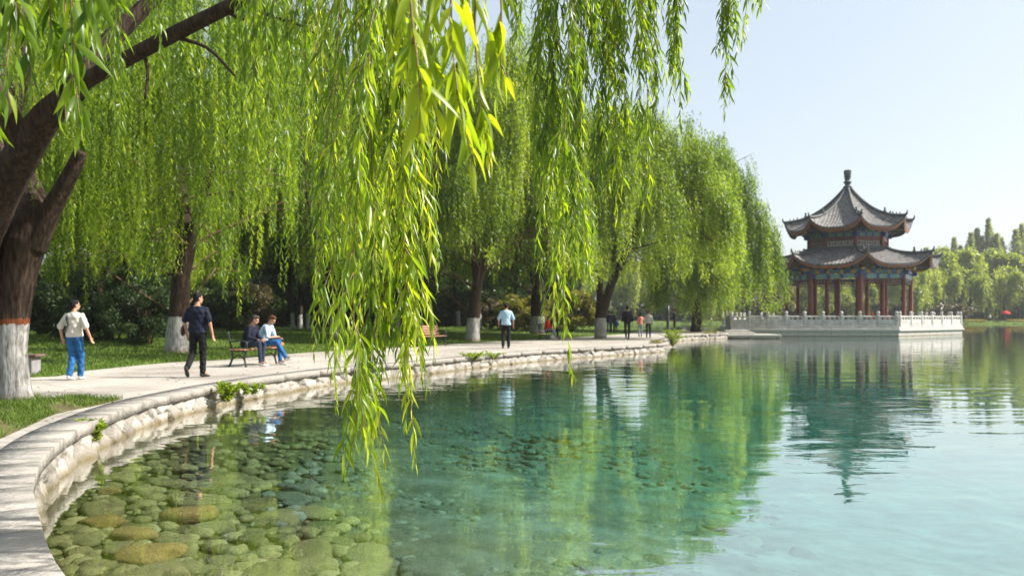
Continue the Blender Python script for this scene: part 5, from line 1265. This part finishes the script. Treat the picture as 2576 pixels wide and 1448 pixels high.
prism(TP, .60, .80, 1.004).build('deck', M['marble'], ter)
jn = prism(TP, -1.8, .45, 1.0)
for (p, q) in ((TP[0], TP[1]), (TP[1], TP[2])):
    p, q = Vector((*p, 0)), Vector((*q, 0)); d = (q - p).normalized(); nr = Vector((d.y, -d.x, 0)); n_ = int((q - p).length / 1.4)
    for i in range(1, n_): x = p + d * (i * 1.4); jn.bar(x + nr * -.008 + Vector((0, 0, -.1)), x + nr * -.008 + Vector((0, 0, .44)), .025, .025, up=nr, mi=1)
with_attr(jn.build('base', [M['terrace'], simple('stone_joint', (0.16, 0.14, 0.11), .9, 4, .2)], ter), .15)
def balustrade(p0, p1, n, label, z=.80):
    p0, p1 = Vector((*p0, z)), Vector((*p1, z)); root = empty('balustrade', p0, 0, label, 'balustrade', 'white stone balustrades round the terrace'); d = (p1 - p0) / n; dn = d.normalized(); a = math.atan2(dn.y, dn.x); rot = Matrix.Rotation(a, 3, 'Z')
    for i in range(n + 1):
        q = d * i; b = MB(); b.box(q + Vector((0, 0, .50)), (.24, .24, 1.0), M=rot, bev=.03); b.box(q + Vector((0, 0, 1.04)), (.17, .17, .08), M=rot, bev=.02); b.lathe([(.10, 1.08), (.135, 1.14), (.13, 1.24), (.09, 1.30), (.02, 1.32)], q, 12); b.build('post', M['marble'], root)
        if i < n:
            c = q + d / 2; L_ = d.length - .25; b = MB(); b.box(c + Vector((0, 0, .07)), (L_, .22, .14), M=rot, bev=.02); b.box(c + Vector((0, 0, .38)), (L_, .13, .48), M=rot); b.box(c + Vector((0, 0, .86)), (L_, .19, .13), M=rot, bev=.03)
            for s_ in (-.5, -.165, .165, .5): b.box(c + dn * (s_ * L_ * .92) + Vector((0, 0, .71)), (L_ * .14, .12, .18), M=rot, bev=.02)
            for s_ in (-.25, .25): b.box(c + dn * (s_ * L_) + Vector((0, 0, .38)), (L_ * .40, .15, .34), M=rot, bev=.015)
            b.build('panel', M['marble'], root)
    return root
balustrade((18.5, 67.18), (32.5, 67.18), 9, 'long shaded balustrade on the front of the terrace')
balustrade((32.85, 67.35), (42.05, 74.55), 6, 'sunlit white balustrade on the right side of the terrace')
balustrade((42.1, 75.1), (42.2, 83.8), 6, 'balustrade at the back right of the terrace, seen end on behind the sunlit one')
balustrade((18.65, 67.6), (19.1, 70.7), 2, 'short balustrade at the left end of the terrace')
balustrade((21.9, 82.4), (26.2, 89.6), 5, 'balustrade along the back left of the terrace, behind the columns')
balustrade((26.8, 89.75), (33.6, 89.75), 5, 'balustrade along the back of the terrace, seen through the columns')
# ---- stone landing stage
ls = empty('landing_stage', (18.0, 62.6, 0), 0, 'low stone landing stage in the water left of the terrace', 'landing')
b = MB(); b.box((.4, 0, .17), (4.6, 3.0, .22), bev=.03); b.build('slab', M['terrace'], ls); with_attr(ls.children[-1] if ls.children else C.objects[-1], .1)
b = MB(); b.box((-.5, .3, .36), (3.0, 1.6, .15), bev=.02); b.build('step', M['marble'], ls); b = MB(); b.box((-.2, .5, .52), (1.9, .9, .16), bev=.02); b.build('step', M['marble'], ls)
for i, (x, y) in enumerate(((-1.8, -1.2), (.4, -1.25), (2.6, -1.2))): b = MB(); b.box((x, y, -.5), (.3, .3, 1.1)); b.build('pier', M['floor'], ls)
HAZE = .0003
# =====================================================================
# benches, people, small things, light, camera
# =====================================================================
M['slat'] = simple('bench_wood', (0.30, 0.16, 0.085), 0.6, 3, 0.3, stretch=(1, 6, 6), bump=.004, bscale=20)
M['slat_red'] = simple('reddish_bench_wood', (0.28, 0.135, 0.085), 0.55, 3, 0.25, stretch=(1, 6, 6), bump=.004, bscale=20)
M['iron'] = simple('black_iron', (0.018, 0.018, 0.017), 0.45, 8, 0.3)
M['grey_stone'] = simple('bench_stone', (0.21, 0.20, 0.20), 0.85, 5, 0.2, bump=.01, bscale=30)
def bench(loc, rz, L, label, wood, back=True):
    """seat faces local -y"""
    r_ = empty('park_bench', loc, rz, label, 'bench', 'wooden park benches along the path')
    s = MB()
    for i in range(4): s.box((0, -.17 + i * .115, .44), (L, .095, .035), bev=.01)
    s.build('seat', wood, r_)
    if back:
        b = MB()
        for i in range(4): b.box((0, .235 + i * .028, .54 + i * .105), (L, .03, .085), M=Matrix.Rotation(R(-14), 3, 'X'), bev=.008)
        b.build('backrest', wood, r_)
    for sx in (-1, 1):
        f = MB(); x = sx * (L / 2 - .10)
        p, q = smooth_path([(x, -.20, 0), (x, -.15, .2), (x, -.20, .42), (x, -.21, .60), (x, -.12, .66), (x, .08, .66), (x, .24, .64)], [.028, .024, .026, .022, .022, .022, .022], 4); f.tube(p, q, 7)
        p, q = smooth_path([(x, .30, 0), (x, .20, .22), (x, .22, .42), (x, .28, .66), (x, .33, .90)], [.03, .026, .026, .024, .02], 4); f.tube(p, q, 7)
        f.tube([(x, -.20, .405), (x, .22, .405)], .022, 7); p, q = smooth_path([(x, -.16, .16), (x, 0, .30), (x, .20, .20)], [.016] * 3, 4); f.tube(p, q, 6)
        f.build('side_frame', M['iron'], r_, smooth=True)
    f = MB(); f.bar((-L / 2 + .1, 0, .24), (L / 2 - .1, 0, .24), .03, .03); f.build('stretcher', M['iron'], r_)
    return r_
# the pair's bench, seat turned to the water (right of the view)
BX, BY = -6.75, 20.9
bench((BX, BY, ZP), R(76), 1.65, 'wooden bench with black iron frame under the two seated people', M['slat'], back=False)
ebx, eby = gp(1103, 864, ZP); bench((ebx, 34.2, ZP), R(62), 1.9, 'empty reddish slatted bench beside the forked willow', M['slat_red'])
rbx, rby = 2.0, 44.2; bench((rbx, rby, ZP), R(70), 1.8, 'dark bench under the woman in red', M['iron'])
gx, gy = gp(70, 925, ZP); sb_ = empty('stone_bench', (-10.95, 17.6, .36), R(4), 'plain bench with wooden top on grey stone blocks left of the woman in white', 'bench')
b = MB(); b.box((-.35, 0, .44), (1.7, .42, .06), bev=.01); b.build('seat', simple('old_bench_wood', (0.12, 0.075, 0.055), .7, 5, .3), sb_)
for x in (.30, -1.0): b = MB(); b.box((x, 0, .185), (.22, .38, .45), bev=.015); b.build('leg', M['grey_stone'], sb_)

# ---- people
WHITE = cloth('off_white_cloth', (0.55, 0.52, 0.46), .08); JEANS = cloth('blue_jeans', (0.02, 0.10, 0.26), .35, scale=9); NAVY = cloth('navy_cloth', (0.010, 0.013, 0.026), .2); BLACK = cloth('black_cloth', (0.008, 0.008, 0.010), .2)
DENIM = cloth('dark_denim', (0.025, 0.035, 0.06), .3); PALEBLUE = cloth('pale_blue_cloth', (0.36, 0.52, 0.66), .12); SKYBLUE = simple('blue_white_print', (0.20, 0.45, 0.62), .85, 7, .25, col2=(0.52, 0.62, 0.68), spec=.2)
RED = cloth('red_cloth', (0.58, 0.022, 0.018), .15); GREYT = cloth('grey_trousers', (0.20, 0.22, 0.28), .15); PINK = cloth('salmon_cloth', (0.55, 0.22, 0.17), .1); CREAM = cloth('cream_cloth', (0.52, 0.49, 0.44), .08)
SHOEW = simple('white_shoe', (0.62, 0.58, 0.53), .6, 10, .12); SHOEB = simple('black_shoe', (0.012, 0.012, 0.013), .4, 10, .2); BAG = simple('dark_brown_leather', (0.022, 0.014, 0.009), .4, 12, .3); ORANGE = cloth('orange_cloth', (0.60, 0.13, 0.03), .15)
STRAP = simple('grey_green_strap', (0.06, 0.075, 0.065), .7, 10, .2); BLUEC = cloth('bright_blue_cloth', (0.02, 0.06, 0.28), .2)

x, y = gp(187, 955); pw = dict(WALK, kL=(-.07, .05, .50), aL=(-.05, -.10, .10), toeL=(0, .15, -.02), kR=(.075, .12, .50), aR=(.04, .16, .085), eL=(-.29, -.05, 1.16), wL=(-.30, .03, .91), eR=(.29, -.05, 1.16), wR=(.33, .05, .93))
wm = person((x, y, ZP), R(-4), 1.62, pw, WHITE, JEANS, HAIR_BLACK, SHOEW, 'woman with tied black hair in loose off white top and blue jeans walking away', sleeve=.46, loose=.016, hairstyle='tied', headturn=R(-35), voxel=.011, long_top=-.03)
sb2 = MB(); pts = [(-.09, -.02, 1.475), (-.10, -.115, 1.38), (-.085, -.142, 1.30), (-.05, -.147, 1.20), (-.10, -.142, 1.12), (-.15, -.112, 1.03)]; k_ = 1.62 / 1.75; pts = [Vector(p) * k_ for p in pts]
for i in range(len(pts) - 1): sb2.bar(pts[i], pts[i + 1], .030 if i != 1 else .045, .012, up=Vector((0, -1, .1)))
sb2.build('strap', STRAP, wm)
x, y = gp(497, 948); pm_ = dict(WALK, aL=(-.11, -.26, .20), kL=(-.10, .00, .49), toeL=(0, .085, -.125), kR=(.09, .06, .50), aR=(.10, .02, .085), toeR=(.05, .14, -.008), eL=(-.26, -.05, 1.15), wL=(-.245, .03, .90), eR=(.265, -.03, 1.15), wR=(.30, .03, .89))
mn = person((x, y, ZP), R(-2), 1.78, pm_, NAVY, BLACK, HAIR_BLACK, SHOEB, 'man in navy black shirt and black trousers walking away with a dark pouch', sleeve=.42, loose=.012, headturn=R(-40), voxel=.011, stout=1.08)
bg = MB(); rotm = Matrix.Rotation(R(8), 3, 'Y'); ellipsoid(bg, Vector((x, y, ZP)) + Vector((-.305, .03, .98)) * 1.017, (.045, .12, .14), rotm, 12); o = bg.build('pouch', BAG, None, smooth=True); tag(o, 'dark brown hand pouch held by the man in black', 'pouch')
# seated pair (they face right, a little towards the water)
SZ = ZP + .47 + .085
p1 = dict(SIT, eL=(-.235, .12, .26), fixL=(-.13, .40, .13), eR=(.235, .13, .26), fixR=(.10, .42, .13), aL=(-.13, .40, -.46), aR=(.13, .50, -.46), kL=(-.12, .44, .05), kR=(.13, .46, .05))
def seat_at(dx_along, fwd):      # along the bench, and forward of the backrest
    a = R(76); lx, ly = dx_along, fwd; return (BX + lx * math.cos(a) - ly * math.sin(a), BY + lx * math.sin(a) + ly * math.cos(a))
sx, sy = seat_at(-.42, -.0); person((sx, sy, SZ), R(76 + 180), 1.72, p1, NAVY, DENIM, HAIR_GREY, SHOEW, 'seated man with cropped hair in dark long sleeved top, nearer of the pair', sit=True, lean=R(20), headturn=R(15), nod=R(14), sleeve=.92, voxel=.011, hairstyle='short', stout=1.08)
p2 = dict(SIT, eL=(-.24, .18, .28), fixL=(-.05, .48, .18), eR=(.24, .20, .28), fixR=(.03, .50, .19), kL=(-.11, .46, .05), aL=(-.10, .50, -.46), kR=(.11, .48, .06), aR=(.10, .74, -.36), toeR=(0, .145, .03), grip=True)
sx, sy = seat_at(.26, -.0); person((sx, sy, SZ), R(76 + 180 + 8), 1.76, p2, SKYBLUE, JEANS, HAIR_BROWN, SHOEW, 'seated person with brown hair in pale blue printed shirt, looking at their hands', sit=True, lean=R(24), headturn=R(-4), nod=R(22), sleeve=.44, loose=.008, voxel=.011)
bx_, by_ = seat_at(.63, -.16); ob = MB(); ellipsoid(ob, (bx_ + .05, by_ + .12, ZP + .53), (.19, .10, .09), Matrix.Rotation(R(20), 3, 'Z')); o = fuse(ob, 'shoulder_bag', ORANGE, None, .012, 2, wr=.008); tag(o, 'orange cloth bag lying on the bench beyond the seated pair', 'bag')
x, y = gp(1273, 876); person((x, y, ZP), R(4), 1.82, dict(WALK, aL=(-.12, -.10, .10), kL=(-.11, .02, .5), toeL=(0, .15, -.02), kR=(.10, .08, .5), aR=(.10, .06, .085), eL=(-.28, -.03, 1.15), wL=(-.28, .02, .92), eR=(.28, -.03, 1.15), wR=(.28, .04, .9)), PALEBLUE, BLACK, HAIR_BLACK, SHOEB, 'man in a loose light blue short sleeved shirt and black trousers walking away', sleeve=.48, loose=.014, voxel=.014, stout=1.06)
# woman in red and her neighbour
a_ = R(70)
person((rbx + .0 * math.cos(a_) + .35 * math.cos(a_) * -1, rby - .35 * math.sin(a_), SZ), a_ + math.pi, 1.68, dict(p1, aR=(.12, .60, -.44)), RED, GREYT, HAIR_BROWN, SHOEW, 'woman in a red top and grey trousers sitting on the dark bench', sit=True, lean=R(12), sleeve=.9, voxel=.016, hairstyle='long')
person((rbx + .40 * math.cos(a_), rby + .40 * math.sin(a_), SZ), a_ + math.pi, 1.70, p1, BLACK, BLACK, HAIR_GREY, SHOEB, 'grey haired person in black sitting beyond the woman in red', sit=True, lean=R(18), sleeve=.9, voxel=.016)
b = MB(); ellipsoid(b, (rbx + .25, rby - .55, ZP + .16), (.17, .13, .16)); o = fuse(b, 'carrier_bag', SHOEW, None, .014, 1, wr=.012); tag(o, 'white carrier bag on the ground under the dark bench', 'bag')
G = 'people walking along the far end of the path'
def walker(u, v, h, top, bot, hair, label, rz=0, slv=.9, style='short', shoe=None, **k):
    x, y = gp(u, v); return person((x, y, ZP), R(rz), h, dict(STAND, **k.pop('pose', {})), top, bot, hair, shoe or SHOEB, label, sleeve=slv, voxel=.019, hairstyle=style, group=G, **k)
walker(1578, 853.5, 1.88, BLACK, BLACK, HAIR_BLACK, 'bulky man all in black walking away on the far path', 3, stout=1.16, pose=dict(kL=(-.1, .02, .5), aL=(-.1, -.22, .14), aR=(.09, .12, .085)))
walker(1631, 849.5, 1.66, CREAM, BLACK, HAIR_BROWN, 'person in a cream sweater and black trousers on the far path', -6, stout=1.05)
walker(1611, 846.5, 1.52, PINK, GREYT, HAIR_BLACK, 'person in a salmon pink top beside the cream sweater', 10, style='long')
walker(1532, 838, 1.72, NAVY, DENIM, HAIR_BLACK, 'person in navy just right of the two stemmed willow', 8)
walker(1541, 837.5, 1.66, BLACK, BLACK, HAIR_BLACK, 'person in black in the middle of the far group of three', -8)
walker(1550, 837.5, 1.12, BLUEC, DENIM, HAIR_BLACK, 'small child in blue at the right of the far group of three', 4)
walker(1697, 838.5, 1.84, BLACK, BLACK, HAIR_BLACK, 'slim person in black with one hand held out near the lake edge', 70, pose=dict(eR=(.22, .06, 1.16), wR=(.24, .32, 1.14)))
x, y = gp(1680, 843); b = MB(); b.tube([(0, 0, -.05), (0, 0, .1), (.01, 0, 1.5), (.02, 0, 2.05)], [.13, .10, .09, .07], 12, wob=barkwob(3, .1)); o = b.build('post', M['iron'], None, smooth=True, loc=(x, y, ZP)); tag(o, 'thick dark upright post at the path edge left of the slim person', 'post')
x, y, z = on_lawn(817, 56); b = MB(); b.lathe([(.12, -.2), (.12, .9), (.10, 1.0), (.03, 1.04)], n=12); o = b.build('bollard', M['grey_stone'], None, smooth=True, loc=(x, y, z)); tag(o, 'short pale stone post on the shaded lawn', 'post')
# people in the pavilion
GP = 'people resting in the pavilion'
def sitter(p, rz, top, hair, label, st='short'): return person((p.x, p.y, PC.z + .53), rz, 1.68, p1, top, BLACK, hair, SHOEB, label, sit=True, lean=R(6), sleeve=.9, voxel=.03, group=GP, hairstyle=st)
HAT = simple('orange_hat', (0.55, 0.16, 0.03), .8, 6, .2)
A, B = PC + od(0) * 5.5, PC + od(1) * 5.5
sitter(A.lerp(B, .30), YAW + R(22), RED, HAT, 'person in an orange hat sitting in the pavilion behind the front railing', 'long')
A, B = PC + od(3) * 5.4, PC + od(4) * 5.4
sitter(A.lerp(B, .15), YAW + R(22), BLUEC, HAIR_BLACK, 'person in bright blue sitting at the back right of the pavilion', 'long')
sitter(PC + od(-1.6) * 5.5, YAW + R(-70), BLACK, HAIR_BLACK, 'person in black sitting at the left corner of the pavilion')
sitter(PC + od(5.4) * 5.3, YAW + R(200), DENIM, HAIR_BLACK, 'dark figure sitting behind the left columns of the pavilion')
# far shore: red parasol, people in red, flower beds
fx, fy, fz = (2530 - CX) / F * 176.5, 176.5, .55; pr = empty('parasol', (fx, fy, fz), 0, 'red parasol on the far shore', 'parasol'); b = MB(); b.lathe([(.95, 1.75), (.93, 1.80), (.6, 2.15), (.15, 2.4), (.02, 2.45)], n=10); b.build('canopy', RED, pr); b = MB(); b.tube([(0, 0, -.1), (0, 0, 2.4)], .03, 8); b.build('pole', M['iron'], pr)
GS = 'people on the far shore'
for u, c, lb in ((2412, RED, 'tiny person in red at the far water line'), (2368, CREAM, 'tiny person in cream at the far water line'), (2305, PALEBLUE, 'tiny person in pale blue under the far willows above the terrace'), (2490, CREAM, 'tiny person in cream left of the red parasol')):
    Yp = 176.5; person(((u - CX) / F * Yp, Yp, .5), R(20), 1.75, STAND, c, DENIM, HAIR_BLACK, SHOEB, lb, sleeve=.8, voxel=.045, group=GS, stout=1.5)
for i, (u, w_) in enumerate(((2388, 9), (2455, 8), (2560, 6))):
    n = 1500; Yp = 175.9; P = np.column_stack([(u - CX) / F * Yp + rng.uniform(-w_ / 2, w_ / 2, n) * .6, Yp + rng.uniform(0, 1.4, n), .35 + rng.uniform(0, .55, n)]); V, lo, cn, ti = leaf_quads(P, unit(rng.normal(0, 1, (n, 3))), .3, .2, rng.uniform(.3, 1, n))
    tag(mesh_np('flower_bed', V, lo, cn, M['leaf_yellow'], attrs={'tint': ti}), 'yellow flower bed on the far shore ' + ('left of the person in red', 'between red person and red parasol', 'right of the red parasol')[i], 'flower bed')

# ---- fallen willow leaves on the path
n = 2600; P = np.column_stack([rng.uniform(-10, 8, n), 5 + 40 * rng.uniform(0, 1, n) ** 1.4]); P = P[in_poly(P, path_poly) & ~in_poly(P, patch_poly)]; n = len(P); a = rng.uniform(0, 6.28, n)
V, lo, cn, ti = leaf_quads(np.column_stack([P, np.full(n, ZP + .012)]), unit(np.column_stack([np.cos(a), np.sin(a), rng.normal(0, .04, n)])), .06 * rng.uniform(.6, 1.2, n), .014, rng.uniform(0, 1, n), fold=.1)
tag(mesh_np('fallen_leaves', V, lo, cn, M['leaf_brown'], attrs={'tint': ti}), kind='stuff', label='dry willow leaves fallen on the path')
# ---- air: a thin even haze over the whole place
hz = MB(); hz.box((100, 420, 48), (1160, 930, 106))
hm, hnt, hout = new_mat('haze'); hv_ = hnt.nodes.new('ShaderNodeVolumePrincipled'); hv_.inputs['Color'].default_value = (.93, .96, 1, 1); hv_.inputs['Density'].default_value = HAZE; hv_.inputs['Anisotropy'].default_value = .2
hnt.links.new(hv_.outputs[0], hout.inputs['Volume']); hm.cycles.homogeneous_volume = True
if HAZE > 0: o = hz.build('haze', hm); tag(o, kind='stuff', label='thin summer haze over the lake')
# ---- sky, sun, camera
SUN_AZ = math.atan2(1, .05); SUN_EL = R(42)
wd = bpy.data.worlds.new('World'); bpy.context.scene.world = wd; wd.use_nodes = True; nt = wd.node_tree
bgk = nt.nodes['Background']; sky = nt.nodes.new('ShaderNodeTexSky'); sky.sky_type = 'NISHITA'; sky.sun_disc = False
sky.sun_elevation = SUN_EL; sky.sun_rotation = SUN_AZ; sky.air_density = 1.0; sky.dust_density = SKY_DUST if 'SKY_DUST' in globals() else 3.0; sky.ozone_density = 0.1
hzm = nt.nodes.new('ShaderNodeMix'); hzm.data_type = 'RGBA'; hzm.inputs['Factor'].default_value = .55; hzm.inputs['B'].default_value = (4.05, 4.6, 4.95, 1)
nt.links.new(sky.outputs[0], hzm.inputs['A']); nt.links.new(hzm.outputs['Result'], bgk.inputs[0]); bgk.inputs[1].default_value = .088
sl = bpy.data.lights.new('sun', 'SUN'); sl.energy = 5.0; sl.angle = R(.53); sl.color = (1.0, .96, .89); so_ = bpy.data.objects.new('sun', sl); link(so_)
sd = Vector((math.sin(SUN_AZ) * math.cos(SUN_EL), math.cos(SUN_AZ) * math.cos(SUN_EL), math.sin(SUN_EL))); so_.rotation_euler = sd.to_track_quat('Z', 'Y').to_euler(); so_.location = (30, 10, 40)
cam = bpy.data.cameras.new('camera'); co = bpy.data.objects.new('camera', cam); link(co); co.location = (0, 0, HC); co.rotation_euler = (R(90), 0, 0)
cam.sensor_width = 36; cam.lens = 36 * F / 2576; cam.shift_y = (HV - 724) / 2576; cam.clip_start = .05; cam.clip_end = 3000
cam.dof.use_dof = True; cam.dof.focus_distance = 3.6; cam.dof.aperture_fstop = 4.4
sc = bpy.context.scene; sc.camera = co
sc.view_settings.view_transform = 'Standard'; sc.view_settings.look = 'None'; sc.view_settings.exposure = 1.15; sc.view_settings.gamma = 1.0
sc.render.engine = 'CYCLES'; sc.cycles.use_denoising = True
try: sc.cycles.denoiser = 'OPENIMAGEDENOISE'
except Exception: pass
sc.cycles.max_bounces = 8; sc.cycles.diffuse_bounces = 3; sc.cycles.glossy_bounces = 3; sc.cycles.transmission_bounces = 4; sc.cycles.transparent_max_bounces = 12
sc.cycles.volume_bounces = 0; sc.cycles.caustics_reflective = False; sc.cycles.caustics_refractive = False; sc.cycles.sample_clamp_indirect = 6.0
